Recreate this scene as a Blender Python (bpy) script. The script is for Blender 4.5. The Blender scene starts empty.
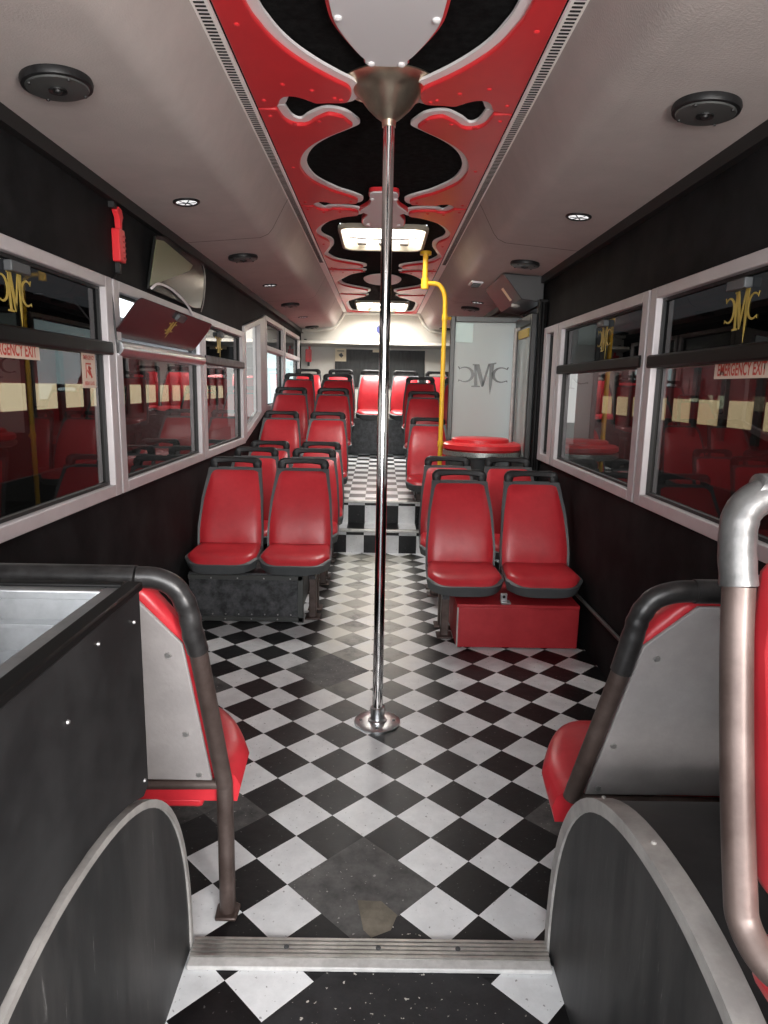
import bpy, bmesh, math, random
from mathutils import Vector, Matrix
random.seed(7)
SC = bpy.context.scene
COL = SC.collection
PI = math.pi

# ------------------------------------------------------------------ camera
FPX, PITCH, YAW, ROLL, CAMZ = 674.636, .181863, .0086952, .0197271, 1.39646
cy, sy, cp, sp, cr, sr = math.cos(YAW), math.sin(YAW), math.cos(PITCH), math.sin(PITCH), math.cos(ROLL), math.sin(ROLL)
fw = Vector((sy*cp, cy*cp, -sp)); rt = Vector((cy, -sy, 0)); up = rt.cross(fw)
R_ = cr*rt + sr*up; U_ = -sr*rt + cr*up
cam = bpy.data.cameras.new('camera'); camo = bpy.data.objects.new('camera', cam); COL.objects.link(camo)
camo.matrix_world = Matrix(((R_.x, U_.x, -fw.x, 0), (R_.y, U_.y, -fw.y, 0), (R_.z, U_.z, -fw.z, CAMZ), (0, 0, 0, 1)))
cam.sensor_fit = 'VERTICAL'; cam.sensor_height = 36; cam.lens = FPX*36/1024
cam.clip_start = .02; cam.clip_end = 200
SC.camera = camo

# ------------------------------------------------------------------ light
SC.view_settings.view_transform = 'Standard'; SC.view_settings.look = 'None'
SC.view_settings.exposure = 0.78; SC.view_settings.gamma = 1; SC.view_settings.use_curve_mapping = False
SC.cycles.use_denoising = True
SC.cycles.max_bounces = 10; SC.cycles.diffuse_bounces = 5; SC.cycles.glossy_bounces = 5; SC.cycles.transparent_max_bounces = 12
SC.cycles.sample_clamp_indirect = 6
W = bpy.data.worlds.new('sky'); SC.world = W; W.use_nodes = True
W.node_tree.nodes['Background'].inputs[0].default_value = (.86, .93, 1, 1)
W.node_tree.nodes['Background'].inputs[1].default_value = 2.4

def area(name, loc, direction, sx, sy_, power, color=(1, 1, 1), spread=180):
    l = bpy.data.lights.new(name, 'AREA'); l.shape = 'RECTANGLE'; l.size = sx; l.size_y = sy_
    l.energy = power; l.color = color; l.spread = math.radians(spread)
    o = bpy.data.objects.new(name, l); COL.objects.link(o); o.location = loc
    o.rotation_euler = Vector(direction).to_track_quat('-Z', 'Y').to_euler()
    o.visible_camera = True
    return o
area('windscreen_daylight', (0, -1.6, 1.75), (0, 1, .02), 2.2, 1.3, 62, (1, .96, .93))
area('driver_window_daylight', (1.35, -.35, 1.45), (-1, .9, .55), 1.2, .9, 165, (1, .94, .90))
area('front_door_daylight', (-1.35, -.3, 1.2), (1, .6, .2), 1.1, 1.6, 26, (1, .96, .94))
area('front_hatch_daylight', (0, 5.105, 2.655), (0, 0, -1), .52, .66, 20, (1, .98, .95))
area('rear_hatch_daylight', (0, 9.18, 2.655), (0, 0, -1), .56, .80, 62, (1, .97, .93))

# ------------------------------------------------------------------ materials
MATS = {}
def new_mat(name):
    m = bpy.data.materials.new(name); m.use_nodes = True
    MATS[name] = m
    return m, m.node_tree, m.node_tree.nodes['Principled BSDF']
def mat(name, color, rough=.5, metal=0, var=.0, vscale=8, bump=0, bscale=60, spec=.5, var_color=None, coords='Object', stretch=None, coat=0):
    """plain surface with a noise-driven worn colour and a noise bump"""
    m, nt, b = new_mat(name)
    b.inputs['Base Color'].default_value = (*color, 1); b.inputs['Roughness'].default_value = rough
    b.inputs['Metallic'].default_value = metal; b.inputs['Specular IOR Level'].default_value = spec
    if coat: b.inputs['Coat Weight'].default_value = coat; b.inputs['Coat Roughness'].default_value = .25
    tc = nt.nodes.new('ShaderNodeTexCoord'); vec = tc.outputs[coords]
    if stretch:
        mp = nt.nodes.new('ShaderNodeMapping'); mp.inputs['Scale'].default_value = stretch
        nt.links.new(vec, mp.inputs[0]); vec = mp.outputs[0]
    if var:
        n = nt.nodes.new('ShaderNodeTexNoise'); n.inputs['Scale'].default_value = vscale; n.inputs['Detail'].default_value = 6; n.inputs['Roughness'].default_value = .65
        nt.links.new(vec, n.inputs['Vector'])
        r = nt.nodes.new('ShaderNodeValToRGB'); r.color_ramp.elements[0].position = .38; r.color_ramp.elements[1].position = .68
        v2 = var_color or tuple(min(1, c*(1+var)+var*.03) for c in color)
        r.color_ramp.elements[0].color = (*color, 1); r.color_ramp.elements[1].color = (*v2, 1)
        nt.links.new(n.outputs[0], r.inputs[0]); nt.links.new(r.outputs[0], b.inputs['Base Color'])
    if bump:
        n2 = nt.nodes.new('ShaderNodeTexNoise'); n2.inputs['Scale'].default_value = bscale; n2.inputs['Detail'].default_value = 4
        nt.links.new(vec, n2.inputs['Vector'])
        bp = nt.nodes.new('ShaderNodeBump'); bp.inputs['Strength'].default_value = bump; bp.inputs['Distance'].default_value = .01
        nt.links.new(n2.outputs[0], bp.inputs['Height']); nt.links.new(bp.outputs[0], b.inputs['Normal'])
    return m

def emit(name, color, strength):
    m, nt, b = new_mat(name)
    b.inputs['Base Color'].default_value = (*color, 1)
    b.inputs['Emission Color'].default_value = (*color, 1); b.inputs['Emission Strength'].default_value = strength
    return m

def glass(name, tint, rough=.01, refl=1.0, ior=1.45):
    m, nt, b = new_mat(name)
    out = nt.nodes['Material Output']; nt.nodes.remove(b)
    t = nt.nodes.new('ShaderNodeBsdfTransparent'); t.inputs[0].default_value = (*tint, 1)
    g = nt.nodes.new('ShaderNodeBsdfGlossy'); g.inputs['Roughness'].default_value = rough; g.inputs[0].default_value = (refl, refl, refl, 1)
    f = nt.nodes.new('ShaderNodeFresnel'); f.inputs[0].default_value = ior
    mx = nt.nodes.new('ShaderNodeMixShader')
    ge = nt.nodes.new('ShaderNodeNewGeometry'); iv = nt.nodes.new('ShaderNodeMath'); iv.operation = 'SUBTRACT'; iv.inputs[0].default_value = 1
    ml = nt.nodes.new('ShaderNodeMath'); ml.operation = 'MULTIPLY'
    nt.links.new(ge.outputs['Backfacing'], iv.inputs[1]); nt.links.new(iv.outputs[0], ml.inputs[0]); nt.links.new(f.outputs[0], ml.inputs[1])
    nt.links.new(ml.outputs[0], mx.inputs[0]); nt.links.new(t.outputs[0], mx.inputs[1]); nt.links.new(g.outputs[0], mx.inputs[2])
    nt.links.new(mx.outputs[0], out.inputs[0])
    return m

def tile_mat(name, dark, light, rough, scale=9, speck=None, wear_glare=None):
    """vinyl tile: every tile a slightly different shade, scuffed by noise"""
    m, nt, b = new_mat(name)
    geo = nt.nodes.new('ShaderNodeNewGeometry'); tc = nt.nodes.new('ShaderNodeTexCoord')
    n = nt.nodes.new('ShaderNodeTexNoise'); n.inputs['Scale'].default_value = scale; n.inputs['Detail'].default_value = 8; n.inputs['Roughness'].default_value = .7
    nt.links.new(tc.outputs['Object'], n.inputs['Vector'])
    add = nt.nodes.new('ShaderNodeMath'); add.operation = 'MULTIPLY_ADD'; add.inputs[1].default_value = .22
    nt.links.new(geo.outputs['Random Per Island'], add.inputs[0]); nt.links.new(n.outputs[0], add.inputs[2])
    r = nt.nodes.new('ShaderNodeValToRGB'); r.color_ramp.elements[0].position = .42; r.color_ramp.elements[1].position = .86
    r.color_ramp.elements[0].color = (*dark, 1); r.color_ramp.elements[1].color = (*light, 1)
    nt.links.new(add.outputs[0], r.inputs[0])
    colout = r.outputs[0]
    if speck:
        v = nt.nodes.new('ShaderNodeTexNoise'); v.inputs['Scale'].default_value = 75; v.inputs['Detail'].default_value = 3
        nt.links.new(tc.outputs['Object'], v.inputs['Vector'])
        rr = nt.nodes.new('ShaderNodeValToRGB'); rr.color_ramp.elements[0].position = .67; rr.color_ramp.elements[1].position = .70
        nt.links.new(v.outputs[0], rr.inputs[0])
        mx = nt.nodes.new('ShaderNodeMixRGB'); mx.inputs[2].default_value = (*speck, 1)
        nt.links.new(rr.outputs[0], mx.inputs[0]); nt.links.new(colout, mx.inputs[1]); colout = mx.outputs[0]
    if wear_glare:  # aisle wear together with floor glare, both put into the tile colour
        sx = nt.nodes.new('ShaderNodeSeparateXYZ'); nt.links.new(tc.outputs['Object'], sx.inputs[0])
        def mr(sock, a, b_, c, d):
            q = nt.nodes.new('ShaderNodeMapRange'); q.interpolation_type = 'SMOOTHSTEP'
            for i, v in enumerate((a, b_, c, d)): q.inputs[i+1].default_value = v
            nt.links.new(sock, q.inputs[0]); return q.outputs[0]
        def mul(a, c):
            q = nt.nodes.new('ShaderNodeMath'); q.operation = 'MULTIPLY'; nt.links.new(a, q.inputs[0])
            if isinstance(c, float): q.inputs[1].default_value = c
            else: nt.links.new(c, q.inputs[1])
            return q.outputs[0]
        big = nt.nodes.new('ShaderNodeTexNoise'); big.inputs['Scale'].default_value = 5; big.inputs['Detail'].default_value = 9; big.inputs['Roughness'].default_value = .75
        nt.links.new(tc.outputs['Object'], big.inputs['Vector'])
        m1 = mul(mul(mr(sx.outputs[0], -.36, -.22, 0, 1), mr(sx.outputs[0], .10, .36, 1, 0)), mul(mr(sx.outputs[1], 2.5, 3.9, 0, 1), mr(sx.outputs[1], 5.50, 5.62, 1, 0)))
        m2 = mul(mul(m1, mr(big.outputs[0], .30, .56, .25, 1)), wear_glare[1])
        mx2 = nt.nodes.new('ShaderNodeMixRGB'); mx2.inputs[2].default_value = (*wear_glare[0], 1)
        nt.links.new(m2, mx2.inputs[0]); nt.links.new(colout, mx2.inputs[1]); colout = mx2.outputs[0]
    nt.links.new(colout, b.inputs['Base Color'])
    b.inputs['Roughness'].default_value = rough
    n2 = nt.nodes.new('ShaderNodeTexNoise'); n2.inputs['Scale'].default_value = 22; n2.inputs['Detail'].default_value = 5
    nt.links.new(tc.outputs['Object'], n2.inputs['Vector'])
    bp = nt.nodes.new('ShaderNodeBump'); bp.inputs['Strength'].default_value = .12; bp.inputs['Distance'].default_value = .01
    nt.links.new(n2.outputs[0], bp.inputs['Height']); nt.links.new(bp.outputs[0], b.inputs['Normal'])
    return m

M_tblack = tile_mat('black_vinyl_tile', (.0025, .0025, .003), (.013, .013, .014), .38, speck=(.09, .09, .09), wear_glare=((.36, .35, .295), .95))
M_twhite = tile_mat('white_vinyl_tile', (.56, .57, .58), (.78, .79, .80), .34, speck=(.30, .30, .30), wear_glare=((.62, .60, .50), .8))
M_tpatch = tile_mat('scuffed_grey_tile', (.022, .022, .0225), (.12, .118, .115), .5, 14, (.30, .29, .28))
M_tspeck = tile_mat('speckled_black_vinyl', (.010, .010, .011), (.028, .028, .03), .45, 14, (.50, .47, .43))
M_tworn = tile_mat('worn_pale_floor', (.24, .23, .20), (.52, .50, .44), .36, 16)
for m_ in (M_tblack, M_tpatch, M_tspeck): m_.node_tree.nodes['Principled BSDF'].inputs['Specular IOR Level'].default_value = .28
M_bare = mat('bare_plywood', (.12, .105, .08), .8, var=.8, vscale=12)
M_red = mat('red_vinyl', (.46, .021, .030), .36, var=.25, vscale=5, bump=.32, bscale=8, spec=.5)
M_redgloss = mat('red_gloss_paint', (.62, .026, .032), .30, var=.1, vscale=4)
M_redbox = mat('red_painted_board', (.36, .016, .022), .45, var=.25, vscale=6, bump=.05, bscale=40)
M_shell = mat('grey_seat_plastic', (.065, .07, .073), .5, var=.2, vscale=8)
M_handle = mat('black_handle_plastic', (.007, .007, .0075), .45, var=.3, vscale=20, spec=.3)
M_wall = mat('black_wall_lining', (.004, .004, .0044), .7, var=.35, vscale=3, bump=.08, bscale=300, spec=.12)
M_felt = mat('black_felt', (.006, .006, .006), .95, var=.25, vscale=30, bump=.3, bscale=300, spec=.05)
M_ceil = mat('grey_textured_lining', (.40, .355, .335), .62, var=.10, vscale=5, bump=.16, bscale=160, spec=.3)
M_vent = mat('vent_aluminium', (.90, .87, .83), .5)
M_slot = mat('dark_slot', (.01, .01, .01), .8)
M_winframe = mat('brushed_window_frame', (.50, .47, .475), .42, .25, var=.12, vscale=6)
M_rubber = mat('black_rubber', (.008, .008, .008), .5)
M_barblk = mat('black_window_bar', (.005, .005, .005), .45, spec=.15)
M_chrome = mat('chrome', (.78, .77, .76), .10, 1)
M_brass = mat('aged_cone_metal', (.62, .54, .42), .32, 1, var=.3, vscale=10)
M_steel = mat('brushed_steel', (.60, .61, .62), .30, 1, var=.25, vscale=30, stretch=(1, 12, 1))
M_tray = mat('dull_stainless', (.40, .41, .42), .32, .9, var=.4, vscale=7)
M_rust = mat('rusty_brown_tube', (.062, .042, .036), .42, .4, var=.9, vscale=9, bump=.05, bscale=40, var_color=(.12, .09, .08))
M_sleevegrey = mat('worn_grey_grip', (.075, .074, .073), .36, .4, var=.4, vscale=25, bump=.05, bscale=150)
M_sleeve = mat('dark_grip_sleeve', (.014, .013, .013), .36, .1, var=.5, vscale=25, bump=.03, bscale=150, coat=.1)
M_panelgrey = mat('grey_seat_back_board', (.27, .25, .245), .6, var=.25, vscale=6, bump=.08, bscale=90)
M_darkpanel = mat('black_counter_board', (.0055, .0055, .006), .55, var=.5, vscale=5)
M_arch = mat('worn_black_arch_board', (.013, .013, .0135), .5, var=2.2, vscale=4, var_color=(.045, .043, .042), stretch=(1, 3, .5))
def scratch(m, color):
    nt = m.node_tree; b = nt.nodes['Principled BSDF']; tc = nt.nodes.new('ShaderNodeTexCoord'); mp = nt.nodes.new('ShaderNodeMapping')
    mp.inputs['Rotation'].default_value = (.5, 0, 0); mp.inputs['Scale'].default_value = (4, 26, 2.2)
    n = nt.nodes.new('ShaderNodeTexNoise'); n.inputs['Scale'].default_value = 3; n.inputs['Detail'].default_value = 10; n.inputs['Roughness'].default_value = .75
    nt.links.new(tc.outputs['Object'], mp.inputs[0]); nt.links.new(mp.outputs[0], n.inputs['Vector'])
    r = nt.nodes.new('ShaderNodeValToRGB'); r.color_ramp.elements[0].position = .62; r.color_ramp.elements[1].position = .70
    nt.links.new(n.outputs[0], r.inputs[0]); mx = nt.nodes.new('ShaderNodeMixRGB'); mx.inputs[2].default_value = (*color, 1)
    src = b.inputs['Base Color'].links[0].from_socket
    nt.links.new(r.outputs[0], mx.inputs[0]); nt.links.new(src, mx.inputs[1]); nt.links.new(mx.outputs[0], b.inputs['Base Color'])
scratch(M_arch, (.16, .155, .15))
M_rim = mat('grey_arch_edging', (.30, .285, .27), .5, .2, var=.4, vscale=14)
M_ridge = mat('ribbed_aluminium', (.40, .39, .37), .38, .8, var=.4, vscale=20)
M_white = mat('white_edge_plastic', (.80, .77, .77), .4)
M_lip = mat('worn_white_lip', (.42, .41, .40), .5, var=.3, vscale=30)
M_acryl = mat('pale_acrylic_plate', (.70, .68, .69), .45, spec=.2)
M_backwhite = mat('white_rear_lining', (.50, .48, .44), .5, var=.1, vscale=4)
M_blackpanel = mat('black_rear_window_board', (.005, .006, .006), .5, var=.5, vscale=6, stretch=(6, 1, 1))
M_yellow = mat('yellow_paint', (.72, .42, .02), .38, var=.2, vscale=12)
M_gold = mat('gold_vinyl', (.46, .33, .07), .45, .2)
M_stickw = mat('cream_sticker', (.66, .52, .42), .6)
M_stickr = mat('red_sticker_print', (.50, .05, .03), .6)
M_cream = mat('cream_board', (.75, .66, .48), .7)
M_glowsquare = {-1: emit('glowing_cream_square', (.86, .76, .52), 1.5), 1: emit('faint_glow_cream_square', (.80, .66, .40), .8)}  # glow added so the cream squares show through the tinted glass
M_maroon = mat('maroon_bodywork', (.24, .016, .02), .4)
M_asphalt = mat('asphalt', (.10, .10, .10), .9, var=.5, vscale=4)
M_blackmetal = mat('black_metal_box', (.022, .023, .025), .42, .2, var=1.5, vscale=20)
M_rivet = mat('rivet_metal', (.45, .44, .43), .35, .8)
M_glitter = mat('glitter_edging', (.16, .18, .17), .3, .6, var=2.0, vscale=160, var_color=(.6, .62, .58))
M_frameblk = mat('black_door_frame', (.02, .021, .021), .35, .2)
M_screenframe = mat('dark_grey_screen_frame', (.075, .078, .075), .4, .3)
M_boxdark = mat('dark_grey_cover', (.030, .030, .031), .45)
M_blue = mat('blue_emblem', (.02, .03, .16), .5)
M_print = mat('grey_print', (.25, .26, .28), .6)
M_lampglow = emit('lit_lamp_lens', (.95, .95, .95), .55)
M_dome = emit('daylit_hatch_dome', (1, .96, .86), 1.0)
M_hatchin = mat('white_hatch_liner', (.30, .27, .21), .5, var=.2, vscale=5)
M_glass = glass('dark_tinted_glass', (.40, .385, .365), refl=.85, ior=1.42)
M_hopper = glass('black_tinted_glass', (.07, .07, .07), refl=.5, ior=1.35)
M_clear = glass('clear_glass', (.62, .68, .66))
# frosted screen glass
M_frost, nt, b = new_mat('frosted_glass')
b.inputs['Base Color'].default_value = (.58, .63, .61, 1); b.inputs['Roughness'].default_value = .35
tr = nt.nodes.new('ShaderNodeBsdfTranslucent'); tr.inputs[0].default_value = (.70, .76, .74, 1)
mx = nt.nodes.new('ShaderNodeMixShader'); mx.inputs[0].default_value = .5
nt.links.new(b.outputs[0], mx.inputs[1]); nt.links.new(tr.outputs[0], mx.inputs[2]); nt.links.new(mx.outputs[0], nt.nodes['Material Output'].inputs[0])
M_frost2 = mat('smoky_glass', (.26, .29, .28), .15)
M_patch = mat('pale_green_paper', (.42, .52, .49), .5)
M_etch = mat('dark_etched_glass', (.07, .078, .074), .3)
M_mirror = mat('dark_gloss_mirror', (.012, .013, .012), .16, spec=.25)
M_paintedrefl = mat('olive_painted_reflection', (.17, .18, .10), .3)  # flat colour standing in for green daylight mirrored in the gloss panel

# ------------------------------------------------------------------ mesh helpers
def B(): return bmesh.new()
def add_box(bm, x0, x1, y0, y1, z0, z1):
    v = [bm.verts.new(p) for p in ((x0,y0,z0),(x1,y0,z0),(x1,y1,z0),(x0,y1,z0),(x0,y0,z1),(x1,y0,z1),(x1,y1,z1),(x0,y1,z1))]
    for f in ((3,2,1,0),(4,5,6,7),(0,1,5,4),(1,2,6,5),(2,3,7,6),(3,0,4,7)): bm.faces.new([v[i] for i in f])
    return v
def add_hull8(bm, P):
    v = [bm.verts.new(p) for p in P]
    for f in ((3,2,1,0),(4,5,6,7),(0,1,5,4),(1,2,6,5),(2,3,7,6),(3,0,4,7)): bm.faces.new([v[i] for i in f])
def spline(pts, n=6, closed=False):
    pts = [Vector(p) for p in pts]; out = []; N = len(pts)
    rng = range(N) if closed else range(N-1)
    for i in rng:
        p1, p2 = pts[i], pts[(i+1) % N]
        p0 = pts[i-1] if (i or closed) else p1; p3 = pts[(i+2) % N] if (i+2 < N or closed) else p2
        for k in range(n):
            t = k/n
            out.append(.5*((2*p1) + (p2-p0)*t + (2*p0-5*p1+4*p2-p3)*t*t + (3*p1-p0-3*p2+p3)*t**3))
    if not closed: out.append(pts[-1])
    return out
def add_tube(bm, pts, r, seg=14, cap=True):
    pts = [Vector(p) for p in pts]; rad = r if isinstance(r, (list, tuple)) else [r]*len(pts)
    rings = []; prev = None
    for i, p in enumerate(pts):
        t = (pts[min(i+1, len(pts)-1)] - pts[max(i-1, 0)]).normalized()
        if prev is None:
            a = Vector((0, 0, 1)) if abs(t.z) < .9 else Vector((1, 0, 0)); n = t.cross(a).normalized()
        else: n = (prev - t*prev.dot(t)).normalized()
        prev = n; bb = t.cross(n)
        rings.append([bm.verts.new(p + rad[i]*(math.cos(2*PI*k/seg)*n + math.sin(2*PI*k/seg)*bb)) for k in range(seg)])
    for a, c in zip(rings, rings[1:]):
        for k in range(seg): bm.faces.new((a[k], a[(k+1) % seg], c[(k+1) % seg], c[k]))
    if cap: bm.faces.new(rings[0][::-1]); bm.faces.new(rings[-1])
def add_lathe(bm, prof, c=(0, 0, 0), seg=32, axis='z', cap=True, sx=1, sy=1):
    c = Vector(c); rings = []
    for r, h in prof:
        ring = []
        for k in range(seg):
            a = 2*PI*k/seg; q = (r*math.cos(a)*sx, r*math.sin(a)*sy, h)
            if axis == 'x': q = (h, q[0], q[1])
            if axis == 'y': q = (q[0], h, q[1])
            ring.append(bm.verts.new(c + Vector(q)))
        rings.append(ring)
    for a, d in zip(rings, rings[1:]):
        for k in range(seg): bm.faces.new((a[k], a[(k+1) % seg], d[(k+1) % seg], d[k]))
    if cap: bm.faces.new(rings[0][::-1]); bm.faces.new(rings[-1])
def add_prism(bm, poly, fn, d0, d1):
    """poly: 2-D outline; fn(u, v, d) -> 3-D point; solid between d0 and d1"""
    a = [bm.verts.new(fn(u, v, d0)) for u, v in poly]; c = [bm.verts.new(fn(u, v, d1)) for u, v in poly]
    bm.faces.new(a[::-1]); bm.faces.new(c); n = len(poly)
    for i in range(n): bm.faces.new((a[i], a[(i+1) % n], c[(i+1) % n], c[i]))
def rrect(x0, x1, y0, y1, r, n=5):
    out = []
    for (cx, cy_, a0) in ((x1-r, y1-r, 0), (x0+r, y1-r, 90), (x0+r, y0+r, 180), (x1-r, y0+r, 270)):
        for k in range(n+1):
            a = math.radians(a0+90*k/n); out.append((cx+r*math.cos(a), cy_+r*math.sin(a)))
    return out
def obj(name, bm, m, parent=None, smooth=False, bevel=0, world=True, seg=2):
    bmesh.ops.recalc_face_normals(bm, faces=bm.faces[:])
    me = bpy.data.meshes.new(name)
    if world and parent is not None:
        off = parent.location.copy(); q = parent.parent
        while q is not None: off += q.location; q = q.parent
        for v in bm.verts: v.co -= off
    bm.to_mesh(me); bm.free()
    ms = m if isinstance(m, (list, tuple)) else [m]
    for x in ms: me.materials.append(x)
    o = bpy.data.objects.new(name, me); COL.objects.link(o)
    if parent is not None: o.parent = parent
    if bevel:
        md = o.modifiers.new('bevel', 'BEVEL'); md.width = bevel; md.segments = seg; md.limit_method = 'ANGLE'; md.angle_limit = math.radians(35)
    if smooth or bevel:
        for p in me.polygons: p.use_smooth = True
        if not bevel or smooth != True:
            pass
        try: me.set_sharp_from_angle(angle=math.radians(38))
        except Exception: pass
    return o
def box(name, x0, x1, y0, y1, z0, z1, m, parent=None, bevel=0):
    bm = B(); add_box(bm, x0, x1, y0, y1, z0, z1); return obj(name, bm, m, parent, bevel=bevel)
def thing(name, label, cat, loc=(0, 0, 0), group=None, kind=None):
    o = bpy.data.objects.new(name, None); COL.objects.link(o); o.location = loc; o.empty_display_size = .1
    o['label'] = label; o['category'] = cat
    if group: o['group'] = group
    if kind: o['kind'] = kind
    return o
def tag(o, label, cat, group=None, kind=None):
    o['label'] = label; o['category'] = cat
    if group: o['group'] = group
    if kind: o['kind'] = kind
    return o
def struct(o, label, cat): return tag(o, label, cat, None, 'structure')
def dup(root, label):
    r = root.copy(); COL.objects.link(r); r['label'] = label
    for ch in list(root.children):
        c = ch.copy(); COL.objects.link(c); c.parent = r
        for g in list(ch.children):
            d = g.copy(); COL.objects.link(d); d.parent = c
    return r

# ------------------------------------------------------------------ setting
WX = 1.15       # inner face of the side walls
YB = 9.95       # rear wall
T = .15; GX, GY = .29053, 1.59349; r2 = math.sqrt(.5)
def cell(i, j): return (GX + (j-i)*r2*T, GY + (i+j)*r2*T)
def clip(bm, planes):
    for co, no in planes:
        bmesh.ops.bisect_plane(bm, geom=bm.verts[:]+bm.edges[:]+bm.faces[:], plane_co=co, plane_no=no, clear_outer=True)
dark2 = {(5, -2), (6, -3), (6, -2), (0, 3), (-1, 5), (11, 1), (12, 1)}
worn = lambda i, j: False
def floor_mesh():
    bm = B()
    for i in range(-24, 48):
        for j in range(-24, 48):
            x, y = cell(i+.5, j+.5)
            if abs(x) > 1.3 or y < .1 or y > 5.8: continue
            if 9 <= i < 11 and 4 <= j < 6 or 1 <= i < 3 and -2 <= j < 0 or i <= 0 and j <= -2: continue
            f = bm.faces.new([bm.verts.new((*cell(a, b_), 0)) for a, b_ in ((i, j), (i, j+1), (i+1, j+1), (i+1, j))])
            k = (i+j) % 2
            f.material_index = 2 if (i, j) in dark2 else k
    for (a, b_, c, d), k in (((9, 11, 4, 6), 2), ((1, 3, -2, 0), 2)):
        f = bm.faces.new([bm.verts.new((*cell(p, q), 0)) for p, q in ((a, c), (a, d), (b_, d), (b_, c))]); f.material_index = k
    f = bm.faces.new([bm.verts.new((*cell(p, q), 0)) for p, q in ((-14, -14), (-14, -1), (1, -1), (1, -14))]); f.material_index = 3
    clip(bm, [((WX, 0, 0), (1, 0, 0)), ((-WX, 0, 0), (-1, 0, 0)), ((0, 5.66, 0), (0, 1, 0)), ((0, -.6, 0), (0, -1, 0))])
    # bare patch where a piece of the scuffed tile has come away
    h = bm.faces.new([bm.verts.new((*cell(p, q), .0012)) for p, q in ((1.78, -1.32), (1.45, -1.02), (1.02, -1.05), (.86, -1.38), (.98, -1.74), (1.2, -1.72))]); h.material_index = 4
    return bm
fl = obj('floor', floor_mesh(), [M_tblack, M_twhite, M_tpatch, M_tspeck, M_bare])
struct(fl, 'black and white diamond checkered vinyl floor of the low front part', 'floor')
def upper_floor():
    bm = B(); zf = lambda y: .40 + (y-5.95)*.054
    y = 5.95; r = 0
    xs = [-.42, -.27, -.12, .03, .18, .33, .42]
    while y < 8.75:
        y2 = min(y+.15, 8.75)
        for k in range(6):
            f = bm.faces.new([bm.verts.new(p) for p in ((xs[k], y, zf(y)), (xs[k+1], y, zf(y)), (xs[k+1], y2, zf(y2)), (xs[k], y2, zf(y2)))])
            f.material_index = (k + r) % 2
        y = y2; r += 1
    return bm
uf = obj('floor', upper_floor(), [M_tblack, M_twhite]); struct(uf, 'narrow checkered aisle floor sloping up to the rear seats', 'floor')
def steps():
    bm = B(); xs = [-.42, -.27, -.12, .03, .18, .33, .42]
    def strip(y0, z0, y1, z1, ph, xx=xs):
        for k in range(6):
            f = bm.faces.new([bm.verts.new(p) for p in ((xx[k], y0, z0), (xx[k+1], y0, z0), (xx[k+1], y1, z1), (xx[k], y1, z1))]); f.material_index = (k+ph) % 2
    strip(5.64, 0, 5.64, .155, 0); strip(5.64, .155, 5.64, .185, 1)
    strip(5.64, .2, 5.95, .2, 1)
    strip(5.95, .2, 5.95, .36, 1); strip(5.95, .36, 5.95, .385, 0)
    return bm
st = obj('floor', steps(), [M_tblack, M_twhite]); struct(st, 'two checkered steps between the low floor and the rear aisle', 'steps')
for n, (y, z) in enumerate(((5.64, .2), (5.95, .4))):
    o = box('trim_%d' % (n+1), -.42, .42, y-.012, y+.045, z-.018, z+.004, M_ridge, bevel=.004)
    struct(o, ('aluminium nosing on the lower checkered step', 'aluminium nosing on the upper checkered step')[n], 'trim')
bm = B()
for s in (-1, 1):
    for (a, c, z) in ((5.64, 6.75, .2), (6.75, 7.45, .42), (7.45, 8.75, .58)):
        x0, x1 = sorted((s*.42, s*1.15)); add_box(bm, x0, x1, a, c, -.02, z)
    x0, x1 = sorted((s*.40, s*.425)); add_hull8(bm, [(x0,5.95,.2),(x1,5.95,.2),(x1,8.75,.3),(x0,8.75,.3),(x0,5.95,.40),(x1,5.95,.40),(x1,8.75,.55),(x0,8.75,.55)])
o = obj('floor', bm, M_wall); struct(o, 'black stepped platforms under the raised rear seats', 'platform')
bm = B(); add_box(bm, -1.15, 1.15, 8.75, 9.95, .3, 1.0)
o = obj('wall_rear_base', bm, M_blackmetal); struct(o, 'dark riser below the rear bench at the end of the aisle', 'riser')

# threshold strip between the wheel arches
th = thing('threshold_strip', 'ribbed aluminium threshold strip across the floor between the wheel arches', 'threshold', (0, 1.47, 0))
bm = B(); add_box(bm, -.445, .445, 1.437, 1.50, 0, .010)
for k in range(5): add_box(bm, -.445, .445, 1.4385+k*.0125, 1.446+k*.0125, .010, .0145)
obj('ribbed_plate', bm, M_ridge, th)
box('front_lip', -.445, .445, 1.408, 1.437, 0, .012, M_lip, th, .003)
for x in (-.21, .02, .22):
    bm = B(); add_lathe(bm, [(.007, .0140), (.006, .0165)], (x, 1.467, 0), 12); obj('screw', bm, M_blackmetal, th)

# --- side walls with window holes
WIN_L = [(1.45, 2.945), (2.96, 4.39), (4.405, 5.72)]
WIN_R = [(1.45, 2.945), (2.965, 4.43), (4.455, 4.84)]
Z0, Z1 = .915, 1.825
def wall(name, s, holes, door=None):
    """upright slab at x = s*WX.. with rectangular openings; columns between openings"""
    bm = B(); xo, xi = s*(WX+.07), s*WX
    x0, x1 = sorted((xo, xi)); zt = 2.24; y = -.6
    for (a, c, z0, z1) in holes + [(YB+.1, None, 0, 0)]:
        if a > y: add_box(bm, x0, x1, y, a, 0 if True else 0, zt)
        if c is None: break
        if z0 > 0: add_box(bm, x0, x1, a, c, 0, z0)
        add_box(bm, x0, x1, a, c, z1, zt)
        y = c
    return obj(name, bm, M_wall)
PL = [(a, c, Z0, Z1) for a, c in WIN_L]
REAR_L = [(6.80, 8.06), (8.12, 9.60)]
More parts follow.
